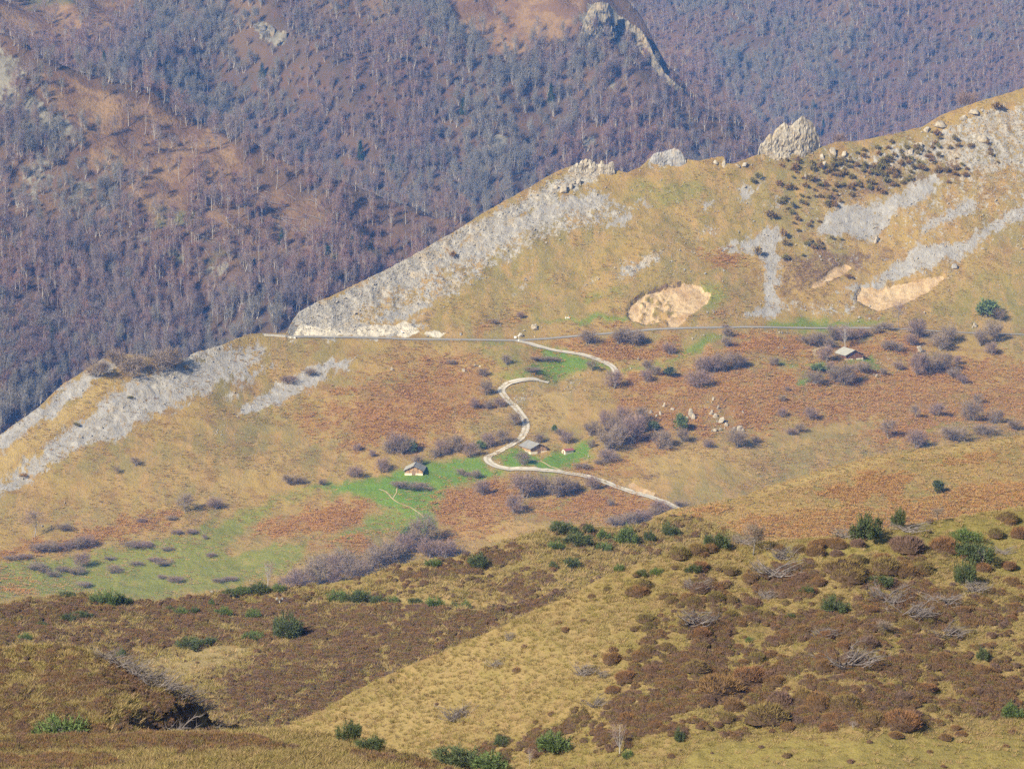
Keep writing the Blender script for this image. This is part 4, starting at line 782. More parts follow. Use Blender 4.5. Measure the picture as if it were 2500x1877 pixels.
CONIFER_PX = [(LS, 323, 745), (LS, 128, 862), (LS, 620, 665), (LS, 690, 600), (LS, 860, 640), (LS, 800, 660), (C, 640, 190), (C, 455, 185), (C, 255, 175), (C, 960, 420), (C, 1345, 250), (C, 525, 560 - 60), (C, 385, 265), (D, 1915, 100), (D, 2010, 325), (D, 1985, 265), (D, 2090, 265), (C, 880, 390), (C, 1130, 280)]
for i, (L, a, b) in enumerate(CONIFER_PX):
    plant('conifer', L.hit(a, b), [('crown', CONI[i % 2])], (5, 14), random.uniform(3.5, 6), random.uniform(8, 15), 'dark green conifer standing among bare beeches on the mountainside', 'conifer', 'dark conifers scattered through the bare forest')
# wind-thrown trunks on the spur
gl = np.random.default_rng(77)
for i in range(90):
    a, b = gl.uniform(455, 790), gl.uniform(440, 640); L_ = gl.uniform(6, 14)
    if b > 470 + (a - 455) * .55 + 140 or b < 400 + (a - 455) * .28: continue
    p0 = LS.hit(a, b); th = gl.normal(-.35, .45); dx_, dy_ = math.cos(th) * L_, math.sin(th) * L_
    p1 = np.array([p0[0] + dx_, p0[1] + dy_, 0]); p1[2] = LS.z_at(p1[0], p1[1])[0] + .5
    W = MB(); W.tube(curve(np.array([0, 0, .4]), p1 - p0, [0, 0, .5], 5), np.linspace(.22, .07, 5), 5)
    for k in range(5):
        t = gl.uniform(.5, 1); q = (p1 - p0) * t + np.array([0, 0, .4]); W.tube(curve(q, q + gl.normal(size=3) * [1.6, 1.6, .6] + np.array([0, 0, .9]), [0, 0, 0], 3), np.array([.09, .06, .03]), 3)
    o = link(bpy.data.objects.new('fallen_log', W.mesh('fallen_log', M_bark_d, True))); o.location = p0
    props(o, 'pale fallen tree trunk in the storm-felled clearing on the spur', 'log', 'storm-felled trunks on the spur')

# ------------------------------------------------------------------ ground cover masses
g1 = np.random.default_rng(31)
dn = np.clip(1 - m_rock - m_scree - m_soil - .8 * m_green - near_road, 0, 1) * sstep(.35, .65, fbm(M.X / 14, M.Y / 14, 3, 211) * .5 + .5)
P, px, py = M.sample(42000, dn, 213); scatter('hill_grass_tussocks', P, g1.uniform(.5, 1.3, len(P)), TUFT_B, 'dry straw-coloured grass tussocks all over the open mountainside', 'grass', 1)
dn = np.clip(m_rust - .18, 0, 1) ** 1.3 * np.clip(1 - m_soil * 2 - m_green - near_road * 1.5, 0, 1) * (.4 + fbm(M.X / 9, M.Y / 9, 3, 215) * .6).clip(0)
P, px, py = M.sample(16000, dn, 217); scatter('bracken', P, g1.uniform(.5, 1.3, len(P)), BRACK, 'rusty dead bracken in patches on the open mountainside', 'bracken', 2)
dn = np.clip(np.maximum(sstep(.2, .9, m_rock) * 1.0, .16 * sstep(.1, .5, m_scree)) + .075 * (PYm < 830) * (.3 + sstep(.4, .65, fbm(M.X / 25, M.Y / 25, 3, 223) * .5 + .5)) + .004, 0, 1) * (1 - near_road) * np.clip(1 - m_soil * 1.5, 0, 1)
P, px, py = M.sample(19000, dn, 219); scatter('loose_stones', P, np.clip(g1.lognormal(-.95, .5, len(P)), .2, 2.2), STONE, 'loose pale limestone rubble strewn over the mountainside', 'stones', 3)
P, px, py = S.sample(9000, None, 218); scatter('spur_grass_tussocks', P, g1.uniform(.4, 1.0, len(P)), TUFT_B, 'dry grass tussocks on the low brown spur', 'grass', 14)
P, px, py = S.sample(4000, np.clip(s_rust + s_brown - .2, 0, 1), 220); scatter('spur_bracken', P, g1.uniform(.4, .9, len(P)), BRACK, 'dead bracken on the low brown spur', 'bracken', 15)
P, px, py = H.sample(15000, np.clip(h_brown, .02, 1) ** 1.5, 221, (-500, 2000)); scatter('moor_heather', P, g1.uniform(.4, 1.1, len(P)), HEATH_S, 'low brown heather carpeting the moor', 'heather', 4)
P, px, py = H.sample(18000, np.clip(1 - h_brown, .1, 1) * (1 - .7 * sstep(.3, .8, h_straw)), 223, (-500, 2000)); scatter('moor_grass_tussocks', P, g1.uniform(.8, 1.8, len(P)), TUFT, 'dry pale grass tussocks on the moor', 'grass', 5)
cl = clR
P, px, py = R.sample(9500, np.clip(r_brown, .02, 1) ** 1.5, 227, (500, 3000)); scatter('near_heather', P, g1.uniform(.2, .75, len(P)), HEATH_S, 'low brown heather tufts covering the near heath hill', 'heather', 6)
P, px, py = R.sample(26000, (1.05 - r_brown) * (1 - .75 * sstep(.3, .7, r_green)), 229, (500, 3000)); scatter('near_grass_tussocks', P, g1.uniform(.3, .8, len(P)), TUFT, 'dry grass tufts between heather on the near heath hill', 'grass', 7)
P, px, py = N.sample(6000, (1 - hollow) * np.clip(n_brown, .02, 1) ** 1.5, 231, (-500, 800)); scatter('knoll_heather', P, g1.uniform(.2, .65, len(P)), HEATH_S, 'dark heather tufts on the near knoll', 'heather', 8)
P, px, py = N.sample(9500, np.clip(1.02 - n_brown, .02, 1), 233, (-500, 800)); scatter('knoll_grass_tussocks', P, g1.uniform(.4, 1.0, len(P)), TUFT, 'pale straw tussocks on the near knoll', 'grass', 9)
P, px, py = F.sample(5500, np.clip(f_brown, .01, 1) ** 2, 235, (-500, 3000), (0, 1960)); scatter('bank_heather', P, g1.uniform(.2, .75, len(P)), HEATH_S, 'brown heather strip on the foreground bank', 'heather', 10)
P, px, py = F.sample(14000, np.clip(1 - 1.3 * f_brown, 0.02, 1), 237, (-500, 3000), (0, 1960)); scatter('bank_grass_tussocks', P, g1.uniform(.35, .9, len(P)), TUFT, 'straw grass tufts on the foreground bank', 'grass', 11)
# ------------------------------------------------------------------ road and track
def ribbon(name, pts, L, width, mat, label, lift=.1, n=260, cross=4):
    p = np.array(pts, float); d = np.concatenate([[0], np.cumsum(np.hypot(*np.diff(p, axis=0).T))]); t = np.linspace(0, d[-1], n)
    px = np.interp(t, d, p[:, 0]); py = np.interp(t, d, p[:, 1]); k = 7; ker = np.hanning(k + 2)[1:-1]; ker /= ker.sum()
    sm = lambda a: np.convolve(np.pad(a, k // 2, mode='reflect', reflect_type='odd'), ker, 'valid')
    c = L.at(sm(px), sm(py)); cxy = np.stack([sm(sm(c[:, 0])), sm(sm(c[:, 1]))], 1); tg = np.gradient(cxy, axis=0); tg /= np.linalg.norm(tg, axis=1)[:, None]
    nr = np.stack([-tg[:, 1], tg[:, 0]], 1); zc = sm(sm(L.z_at(cxy[:, 0], cxy[:, 1])))
    V = []; U = []
    for j in range(cross + 1):
        s_ = (j / cross - .5); q = cxy + nr * s_ * width; z = L.z_at(q[:, 0], q[:, 1])
        V.append(np.stack([q[:, 0], q[:, 1], np.maximum(z, zc * .6 + z * .4) + lift], 1)); U.append(np.full(n, s_ + .5))
    V = np.stack(V, 1).reshape(-1, 3); m = cross + 1
    i = np.arange(n - 1)[:, None] * m + np.arange(cross)[None]; F_ = np.stack([i, i + 1, i + m + 1, i + m], -1).reshape(-1, 4)
    skirt = []                                                   # a little depth at both edges
    me = mesh_np(name, V, F_, [mat], True); a = me.attributes.new('across', 'FLOAT', 'POINT'); a.data.foreach_set('value', np.stack(U, 1).astype(np.float32).ravel())
    return props(link(bpy.data.objects.new(name, me)), label, name.split('_')[-1], kind='structure')
def track_mat(name, edge, wheel, mid, road=False):
    s = NT(name); a = s.n('Attribute', attribute_name='across').outputs['Fac']; p = s.pos(); n = s.noise(p, .8, 4, .7); b = s.noise(p, 6, 3)
    x = s.math('ABSOLUTE', s.math('SUBTRACT', a, .5)); x = s.math('ADD', x, s.math('MULTIPLY', s.math('SUBTRACT', n, .5), .12))
    c = s.mix(s.ramp(x, .06, .16), mid, wheel); c = s.mix(s.ramp(x, .38, .5), c, edge); c = s.mix(s.math('MULTIPLY', s.ramp(b, .4, .7), .35), c, tuple(v * .7 for v in wheel))
    s.bump(n, .1); return s.out(c)
M_road = track_mat('worn_asphalt', (.27, .22, .13), (.30, .29, .27), (.32, .305, .28))
M_track = track_mat('gravel_track', (.30, .26, .17), (.50, .465, .40), (.36, .32, .23))
M_path = track_mat('trodden_path', (.34, .26, .13), (.45, .36, .2), (.42, .33, .19))
ribbon('mountain_road', ROAD[1:17], M, 4.0, M_road, 'narrow grey asphalt road running across the hillside', .12, 380)
ribbon('mountain_road', [(2125, 801)] + ROAD[17:], M, 2.7, M_road, 'thin far stretch of the road fading into grass at the right', .11, 120)
ribbon('gravel_track', [(1262, 833), (1300, 841), (1345, 850), (1400, 862), (1450, 872), (1480, 881), (1497, 891), (1506, 902), (1506, 908)], M, 3.0, M_track, 'pale gravel track leaving the road above the mound', .14, 120)
ribbon('gravel_track', [(1340, 932), (1307, 932), (1270, 934), (1240, 939), (1226, 947), (1222, 957), (1228, 968), (1240, 982), (1253, 995), (1270, 1012), (1280, 1025), (1285, 1038), (1283, 1052), (1275, 1066), (1262, 1078), (1245, 1090), (1225, 1099), (1205, 1106), (1193, 1112),
    (1188, 1120), (1191, 1128), (1201, 1135), (1216, 1140), (1240, 1145), (1290, 1149), (1340, 1152), (1400, 1156), (1440, 1162), (1480, 1174), (1530, 1191), (1580, 1208), (1620, 1224), (1660, 1243)], M, 3.3, M_track, 'pale winding gravel track with two wheel ruts past the barns', .14, 420, 6)
for k, (w_, pts) in enumerate([(.7, [(1300, 1123), (1320, 1130), (1345, 1143), (1372, 1151)]), (.5, [(925, 1192), (945, 1203), (958, 1222), (975, 1233), (1005, 1245), (1035, 1265)]), (.4, [(970, 1185), (968, 1205), (958, 1222)]), (1.8, [(2045, 838), (2005, 846), (1987, 853), (1986, 861), (1993, 868)])]):
    ribbon('trodden_path', pts, M, w_, M_path, ('thin trodden path on the green slope below the middle barn', 'thin cattle path running down the bright green slope', 'short path branch under the lone barn', 'faint farm track curving above the upper barn')[k], .1, 60, 2)

# low concrete parapet at the bend of the road
M_conc = flat('pale_concrete', (.52, .49, .42), .15, .6, .9); M_white = flat('white_paint', (.8, .8, .78), .05, .5, .6); M_post = flat('grey_metal', (.35, .35, .35), .1, .5, .5); M_orange = flat('orange_paint', (.75, .16, .03), .1, .5, .5)
def boxv(cx0, cy0, cz0, sx0, sy0, sz0):
    V = np.array([[x, y, z] for x in (-.5, .5) for y in (-.5, .5) for z in (0, 1)]) * [sx0, sy0, sz0] + [cx0, cy0, cz0]
    return V, [[0, 1, 3, 2], [4, 6, 7, 5], [0, 4, 5, 1], [2, 3, 7, 6], [0, 2, 6, 4], [1, 5, 7, 3]]
wall = thing('parapet_wall', M.at(680, 822)[0], 'low pale concrete parapet along the road bend by the cliff', 'parapet')
pp = M.at(np.linspace(645, 722, 16), np.linspace(819.5, 824, 16)); o0 = np.array(wall.location)
for i in range(15):
    a, b = pp[i], pp[i + 1]; d = b - a; L_ = float(np.hypot(d[0], d[1])) * .97; W = MB(); W.add(*((lambda v, q: (v, None, q))(*boxv(L_ / 2, 0, -.25, L_, .45, 1.0))))
    me = W.mesh('wall_block', M_conc); ob = part('wall_block', me, wall); ob.location = a - o0; ob.rotation_euler = (0, 0, math.atan2(d[1], d[0]))

# ------------------------------------------------------------------ barns
def planks_mat(name, a, b):
    s = NT(name); p = s.n('TexCoord').outputs['Object']; w = s.n('ObjectInfo').outputs['Random']; n = s.noise(p, .5, 4, .7, ((0, 0, 0), (4, 4, .5)))
    c = s.mix(w, a, b); c = s.mix(s.ramp(n, .35, .7), c, tuple(x * .55 for x in a)); return s.out(c, .85)
M_wood = planks_mat('weathered_boards', (.56, .36, .19), (.42, .25, .13)); M_wood_g = planks_mat('greyed_boards', (.30, .20, .13), (.24, .165, .115)); M_wood_r = planks_mat('red_brown_boards', (.27, .125, .07), (.22, .105, .065))
M_lime = flat('cream_limewash', (.72, .64, .48), .1, .6, .9); M_roof = flat('grey_fibre_cement', (.27, .265, .25), .16, 1.2, .85, .02, .6, (.21, .21, .21)); M_roof_l = flat('lichen_grey_roof_sheet', (.37, .36, .31), .14, 1.0, .85, .02, .5, (.31, .31, .28))
M_roof_r = flat('maroon_metal_roof', (.30, .10, .10), .12, .6, .5); M_darkw = flat('dark_eave_wood', (.06, .045, .035), .2, .4, .9); M_purlin = flat('pale_purlin_end', (.5, .43, .32), .1, .3, .9)
def quadbox(A, B, C_, D_, th):
    """slab with top corners A B C D, thickness th downwards"""
    V = np.array([A, B, C_, D_] + [np.array(p) - [0, 0, th] for p in (A, B, C_, D_)], float)
    return V, [[0, 1, 2, 3], [7, 6, 5, 4], [0, 4, 5, 1], [1, 5, 6, 2], [2, 6, 7, 3], [3, 7, 4, 0]]
def one(name, V, Q, mat, parent, T=None, smooth=False):
    W = MB(); W.add(V, T, Q); return part(name, W.mesh(name, mat), parent)
def barn(P, rz, W_, L_, eave, ridge, base, label, wood, roofm, split, oh=.55, roof_l=None, door=True, cut=None):
    """gable front lies along local x at y = 0, the building runs back along +y"""
    o = thing('barn', P, label, 'barn', None, (1, 1, 1), rz); h = W_ / 2
    for nm, x0, x1, y0, y1 in (('stone_base', -h, -.75, -.03, .35), ('stone_base', .75, h, -.03, .35), ('stone_base', -h - .03, -h + .35, .352, L_), ('stone_base', h - .35, h + .03, .352, L_), ('stone_base', -h + .352, h - .352, L_ - .35, L_ + .03)):
        V, Q = boxv((x0 + x1) / 2, (y0 + y1) / 2, -1.2, x1 - x0, y1 - y0, base + 1.2); one(nm, V, Q, M_lime, o)
    cladding = bpy.data.objects.new('cladding', None); link(cladding, o)
    n = 17; xs = np.linspace(-h, h, n + 1)
    for i in range(n):                                          # upright boards of both gables
        a, b = xs[i] + .012, xs[i + 1] - .012
        for y in (.02, L_ - .1):
            za, zb = [eave + (ridge - eave) * (1 - abs(x) / h) for x in (a, b)]; z0 = base + .005 if not (y < 1 and abs((a + b) / 2) < .75) else -.2
            off = .04 * ((i * 7) % 3) / 2; V = np.array([[a, y - off, z0], [b, y - off, z0], [b, y - off, zb], [a, y - off, za], [a, y + .07, z0], [b, y + .07, z0], [b, y + .07, zb], [a, y + .07, za]])
            one('board', V, [[0, 1, 2, 3], [5, 4, 7, 6], [0, 4, 5, 1], [1, 5, 6, 2], [2, 6, 7, 3], [3, 7, 4, 0]], wood if (i * 5) % 4 else M_wood_g, cladding)
    ys = np.linspace(.12, L_ - .12, 21)
    for x in (-h + .05, h - .05):
        for i in range(20): V, Q = boxv(x, (ys[i] + ys[i + 1]) / 2, base + .005, .09, ys[1] - ys[0] - .02, eave - base); one('board', V, Q, wood, cladding)
    if door:
        V, Q = boxv(0, -.03, -.15, 1.45, .06, 2.05); d = one('door', V, Q, M_wood_g, o); V, Q = boxv(.5, -.09, .8, .08, .06, .25); one('handle', V, Q, M_post, d)
    roof = bpy.data.objects.new('roof', None); link(roof, o); sl = (ridge - eave) / h
    for side in (-1, 1):
        yy = np.linspace(-oh, L_ + oh, split + 1)
        for i in range(split):
            for j, (u0, u1) in enumerate(((0, .52), (.5, 1.0))):
                x0, x1 = side * u0 * (h + oh), side * u1 * (h + oh); lift = .16 + (.05 if j == 0 else .0) + .025 * ((i * 3 + j) % 2); a, b = yy[i] + .03, yy[i + 1] - .03
                z0, z1 = ridge - sl * abs(x0) + lift, ridge - sl * abs(x1) + lift
                C4 = [[x0, a, z0], [x1, a, z1], [x1, b, z1], [x0, b, z0]]; C4 = C4 if side < 0 else C4[::-1]
                V, Q = quadbox(*C4[::-1], .07); one('roof_panel', V, Q, (roof_l or roofm) if side < 0 else roofm, roof)
        for yv in (-oh + .04, L_ + oh - .04):                       # verge boards under the overhang
            V, Q = quadbox([0, yv - .04, ridge + .1], [side * (h + oh), yv - .04, ridge - sl * (h + oh) + .1], [side * (h + oh), yv + .04, ridge - sl * (h + oh) + .1], [0, yv + .04, ridge + .1], .2); one('verge_board', V, Q, M_darkw, roof)
        for u in (.35, .7): V, Q = boxv(side * u * h, -oh * .5, ridge - sl * u * h - .14, .16, oh * 1.3, .16); one('purlin', V, Q, M_purlin, roof)
    V, Q = boxv(0, L_ / 2, ridge + .19, .3, L_ + 2 * oh, .07); one('ridge_cap', V, Q, roofm, roof)
    return o
def on(px, py): return M.at(px, py)[0]
p1 = on(1010, 1160); p2 = on(1316, 1106.5); p3 = on(2086, 877.5); p4 = on(1381, 1106)
barn(p1 - [0, 0, .05], math.radians(-5), 7.3, 9.5, 2.05, 3.75, .85, 'lone wooden barn with pale base and grey roof, gable facing us, on the green slope', M_wood, M_roof, 5, roof_l=M_roof_l)
barn(p2 - [0, 0, .05], math.radians(27), 7.6, 9.5, 2.2, 3.9, .85, 'middle barn beside the track bend with cream base and grey roof sheets', M_wood, M_roof, 4, roof_l=M_roof)
barn(p3 - [0, 0, .05], math.radians(25), 8.6, 9.5, 2.1, 4.0, .5, 'upper reddish-brown barn half hidden by bare bushes near the road', M_wood_r, M_roof_l, 4, roof_l=M_roof_l, door=False)
def hut(P, rz, W_, L_, eave, ridge, label):
    o = thing('hut', P, label, 'hut', None, (1, 1, 1), rz); h = W_ / 2
    G = lambda y: [[-h, y, -.6], [h, y, -.6], [h, y, eave], [0, y, ridge], [-h, y, eave]]
    V = np.array(G(0) + G(L_)); W = MB(); W.add(V, [[2, 3, 4], [7, 9, 8]], [[0, 1, 2, 4], [6, 5, 9, 7], [1, 6, 7, 2], [5, 0, 4, 9]]); part('wall', W.mesh('wall', M_lime), o)
    roof = bpy.data.objects.new('roof', None); link(roof, o); sl = (ridge - eave) / h; oh = .2
    for side in (-1, 1):
        for i in range(2):
            a, b = -oh + (L_ + 2 * oh) * i / 2 + .04, -oh + (L_ + 2 * oh) * (i + 1) / 2 - .04; x1 = side * (h + oh)
            V, Q = quadbox([0, a, ridge + .1], [x1, a, ridge - sl * (h + oh) + .1], [x1, b, ridge - sl * (h + oh) + .1], [0, b, ridge + .1], .06); one('roof_panel', V, Q, M_roof_r, roof)
    V, Q = boxv(-.1, -.04, -.3, .75, .07, 1.5); d = one('door', V, Q, M_wood_g, o)
    return o
hut(p4 + [-.9, -.8, 0], math.radians(-52), 2.2, 4.4, 1.15, 1.75, 'tiny cream hut with a maroon metal roof beside the middle barn')

# ------------------------------------------------------------------ signs and markers by the road
def sign(name, px, py, parts, label, cat):
    o = thing(name, on(px, py), label, cat)
    for nm, b, m in parts: V, Q = boxv(*b); one(nm, V, Q, m, o)
    return o
sign('road_sign', 1258, 829, [('panel', (0, 0, .55, .95, .05, .8), M_white), ('leg', (-.35, .06, -.3, .07, .07, 1.6), M_post), ('leg', (.35, .06, -.3, .07, .07, 1.6), M_post)], 'white rectangular panel beside the road at the track turn-off', 'sign')
sign('signpost', 1266.5, 833, [('post', (0, 0, -.3, .1, .1, 3.3), M_white), ('arrow_board', (.25, -.08, 2.5, .75, .04, .22), M_white), ('arrow_board', (-.2, -.08, 2.15, .7, .04, .2), M_white), ('base', (-.1, -.02, -.3, .5, .4, .8), M_white)], 'tall thin white signpost where the gravel track meets the road', 'signpost')
sign('marker_post', 1305, 824, [('post', (0, 0, -.3, .12, .12, 1.3), M_white), ('reflector', (0, -.08, .75, .1, .04, .18), M_orange)], 'short white marker post beside the road right of the junction', 'post')
sign('warning_sign', 982, 819, [('panel', (0, 0, .7, .75, .05, .75), M_white), ('stripe', (.2, -.05, 1.2, .3, .04, .25), M_orange), ('post', (0, .06, -.3, .08, .08, 1.6), M_post)], 'small white and orange sign by the road near the cliff', 'sign')
sign('barrier', 1387, 776, [('board', (0, 0, .25, 1.2, .06, .3), M_white), ('tip', (.75, 0, .28, .28, .07, .55), M_orange), ('foot', (-.4, 0, -.2, .1, .4, .5), M_white), ('foot', (.4, 0, -.2, .1, .4, .5), M_white)], 'orange and white barrier on the green strip above the road', 'barrier')
sign('white_marker', 1381, 776, [('post', (0, 0, -.2, .3, .2, .7), M_white), ('cap', (.03, 0, .5, .2, .15, .4), M_white)], 'short white marker standing next to the orange and white barrier', 'marker')

# ------------------------------------------------------------------ rocks
def rock(name, px, py, w, h, label, cat='boulder', group=None, L=M, parts=1, mat=None, seed=0, depth=.8, taper=.55, sink=0):
    m = float(L.mpp(px, py)[0]); o = link(bpy.data.objects.new(name, rock_mesh(seed + 811, w * m, w * m * depth, h * m * 1.1, mat or M_rock, 18, parts, taper)))
    o.location = L.at(px, py)[0] - np.array([0, 0, .12 * h * m]); o.rotation_euler = (0, 0, 0); return props(o, label, cat, group)
def crag(name, spec, label, sd, mat, L=M):
    """a crag of leaning limestone slabs: (px, base py, width px, height px, lean px)"""
    c0 = spec[0]; where = (lambda u, v: L.hit(u, v)) if L in (C, LS, D) else (lambda u, v: L.at(u, v)[0]); P0 = where(c0[0], c0[1]); W = MB(); g = np.random.default_rng(sd)
    for i, (a, b, w, h, ln) in enumerate(spec):
        m = float(L.mpp(a, b)[0]); V, T = hull(sd * 13 + i, w * m, w * m * g.uniform(.6, .9), h * m * 1.08, 22, .6, (ln * m, .15 * h * m))
        W.add(V + (where(a, b) - P0) - [0, 0, .22 * h * m], T)
    o = link(bpy.data.objects.new(name, W.mesh(name, mat))); o.location = P0; return props(o, label, 'rock')
def massif(name, prof, base, depth, label, sd, mat, step=2.4, nz=16, rough=1.0, L=M):
    """a standing rock mass: outline along its length, real thickness, fissured faces on both sides"""
    p = np.array(prof, float); px = np.arange(p[0, 0], p[-1, 0] + .1, step); n = len(px); g = np.random.default_rng(sd)
    top = np.interp(px, p[:, 0], p[:, 1]) + g.normal(size=n) * .9 * rough; bs = interp(base, px); B = L.at(px, bs) if L is M else np.array([L.hit(u, v) for u, v in zip(px, bs)]); yc = np.convolve(np.pad(B[:, 1], 3, mode='edge'), np.ones(7) / 7, 'valid')
    zt = HCAM - yc * T_of(top); zb = np.minimum(B[:, 2], zt - 1) - 7.0 * (depth / 5.5) ** .7; x = yc * X_of(px, bs); rows = []
    for side in (-1, 1):
        for j in range(nz):
            f = j / (nz - 1); z = zb + (zt - zb) * f; th = depth * (1 - f) ** .55 * np.sin(np.pi * np.clip((np.arange(n) + .5) / n, .04, .96)) ** .5
            d = (np.floor((ridged(x / 9 + .25 * z / 9, z / 10, 2, sd + (side > 0))) * 4.5) / 4.5 - .45) * depth * .9 * rough * (1 - f * .5); d = d + fbm(x / 3.0, z / 2.6, 3, sd + 5) * depth * .22 * rough
            rows.append(np.stack([x + g.normal(size=n) * .22, yc + side * th * (1 if side < 0 else .8) - d * (1 - f ** 4), z + g.normal(size=n) * .25 * (0 < j < nz - 1)], 1) if f < 1 else np.stack([x, yc, zt], 1))
    V = np.concatenate(rows); T = []
    for s_ in range(2):
        for j in range(nz - 1):
            o_ = (s_ * nz + j) * n; i = np.arange(n - 1)
            q = np.stack([i + o_, i + 1 + o_, i + 1 + o_ + n, i + o_ + n], 1); q = q if s_ == 0 else q[:, ::-1]
            T += [q[:, [0, 1, 2]], q[:, [0, 2, 3]]] if j % 2 else [q[:, [0, 1, 3]], q[:, [1, 2, 3]]]
    for e in (0, n - 1):
        for j in range(nz - 1): a_, b_ = j * n + e, (nz + j) * n + e; T.append(np.array([[a_, a_ + n, b_], [b_, a_ + n, b_ + n]]))
    T = np.concatenate(T); P0 = np.array([x.mean(), yc.mean(), zb.min()]); W = MB(); W.add(V - P0, T); o = link(bpy.data.objects.new(name, W.mesh(name, mat))); o.location = P0
    return props(o, label, 'rock')
massif('rock_tower', [(1850, 374), (1856, 352), (1866, 346), (1878, 326), (1886, 330), (1892, 318), (1906, 304), (1916, 299), (1926, 308), (1934, 304), (1946, 293), (1957, 283), (1962, 285), (1970, 292), (1980, 298), (1988, 308), (1996, 324), (2001, 338), (2003, 358)], [(1850, 377), (1900, 370), (1960, 366), (2003, 361)], 3.6, 'jagged twin-peaked pale rock tower on the skyline of the ridge', 41, M_rock)
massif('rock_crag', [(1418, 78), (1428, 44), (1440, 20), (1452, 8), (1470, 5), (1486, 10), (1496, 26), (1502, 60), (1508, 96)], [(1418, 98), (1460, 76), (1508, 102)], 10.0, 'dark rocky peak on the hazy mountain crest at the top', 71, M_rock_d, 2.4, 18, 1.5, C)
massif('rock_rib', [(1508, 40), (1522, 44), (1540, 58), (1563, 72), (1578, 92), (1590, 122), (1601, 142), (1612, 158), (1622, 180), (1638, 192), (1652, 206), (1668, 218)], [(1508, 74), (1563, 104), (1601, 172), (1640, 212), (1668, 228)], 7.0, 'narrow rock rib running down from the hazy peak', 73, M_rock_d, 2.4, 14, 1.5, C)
massif('rock_crest', [(1388, 414), (1398, 405), (1408, 398), (1414, 400), (1420, 390), (1426, 393), (1430, 386), (1436, 391), (1441, 389), (1446, 397), (1451, 394), (1456, 402), (1464, 400), (1468, 392), (1473, 394), (1477, 403), (1484, 402), (1490, 396), (1496, 394), (1499, 398), (1501, 416)], [(1388, 424), (1440, 412), (1501, 422)], 3.0, 'row of small jagged pale rock teeth on the ridge crest', 43, M_rock, 1.6, 12)
massif('rock_shoulder', [(1586, 390), (1596, 376), (1606, 372), (1620, 370), (1632, 366), (1646, 363), (1658, 366), (1668, 378), (1674, 390)], [(1586, 394), (1630, 382), (1674, 394)], 2.5, 'low rock shoulder on the rounded crest between teeth and tower', 47, M_rock_g, 2.2, 10, .7)
crag('rock_crag', [(1410, 448, 20, 22, 4), (1400, 452, 12, 12, 0)], 'pale crag just below the row of rock teeth', 45, M_rock)
crag('rock_crag', [(1372, 468, 30, 22, 6), (1392, 462, 18, 18, 3), (1355, 462, 20, 14, 4)], 'pale slab on the grassy shoulder left of the rock teeth', 46, M_rock)
crag('rock_notch', [(1766, 400, 18, 22, 3), (1745, 396, 20, 12, 2), (1798, 404, 22, 10, 2), (1818, 400, 24, 12, 2)], 'dark-sided rock step in the notch left of the rock tower', 48, M_rock)
crag('rock_ledge', [(2030, 376, 34, 22, 3), (2060, 384, 28, 22, 3), (2005, 384, 18, 16, 2), (2012, 402, 28, 12, 2)], 'pale rock ledge just right of the rock tower', 49, M_rock)
crag('rock_pinnacle', [(1966, 440, 9, 26, 1), (1974, 440, 8, 20, 1)], 'slim upright pale pinnacle on the slope under the rock tower', 50, M_rock)
crag('rock_slab', [(2292, 308, 44, 20, 4), (2262, 318, 26, 14, 3)], 'large pale slab near the skyline above the green shrubs', 51, M_rock)
crag('rock_slab', [(2375, 284, 40, 18, 4), (2350, 294, 26, 12, 3)], 'pale slab close under the skyline towards the corner', 52, M_rock)
crag('rock_slab', [(2395, 350, 44, 22, 4), (2370, 360, 24, 14, 3)], 'broad pale slab in the middle of the shrubby rocky slope', 53, M_rock)
crag('rock_slab', [(2240, 362, 40, 18, 4), (2222, 376, 22, 14, 3)], 'pale slab at the left edge of the shrubby rocky slope', 54, M_rock)
crag('rock_spike', [(2142, 588, 16, 22, -2), (2136, 592, 12, 14, 3)], 'small pale spike of rock between the two big screes', 55, M_rock)
crag('rock_outcrop', [(1683, 1024, 22, 34, 4), (1692, 1028, 16, 22, 2), (1676, 1030, 14, 18, 2)], 'tallest pale outcrop in the rocky patch above the evergreen', 56, M_rock)
crag('rock_outcrop', [(1760, 1034, 26, 18, 4), (1745, 1022, 18, 14, 3), (1772, 1040, 16, 12, 2), (1735, 1016, 14, 10, 2)], 'cluster of pale stones in the middle of the rocky patch', 57, M_rock)
crag('rock_outcrop', [(1803, 1050, 24, 20, 4), (1790, 1050, 16, 12, 2), (1812, 1052, 12, 12, 2)], 'pale outcrop at the lower right of the rocky patch', 58, M_rock)
crag('rock_outcrop', [(1742, 1056, 22, 10, 4), (1757, 1052, 12, 8, 2)], 'low pale stones at the bottom of the rocky patch', 59, M_rock)
crag('rock_outcrop', [(1740, 985, 10, 12, 2), (1752, 1005, 10, 16, 3), (1738, 1012, 8, 10, 1)], 'small upright stones at the top of the rocky patch', 60, M_rock)
crag('rock_outcrop', [(1602, 1022, 12, 12, 2), (1611, 1016, 12, 14, 2), (1588, 1012, 12, 12, 2), (1620, 996, 10, 16, 3), (1640, 1004, 16, 8, 2)], 'line of pale stones right of the big thicket', 61, M_rock)
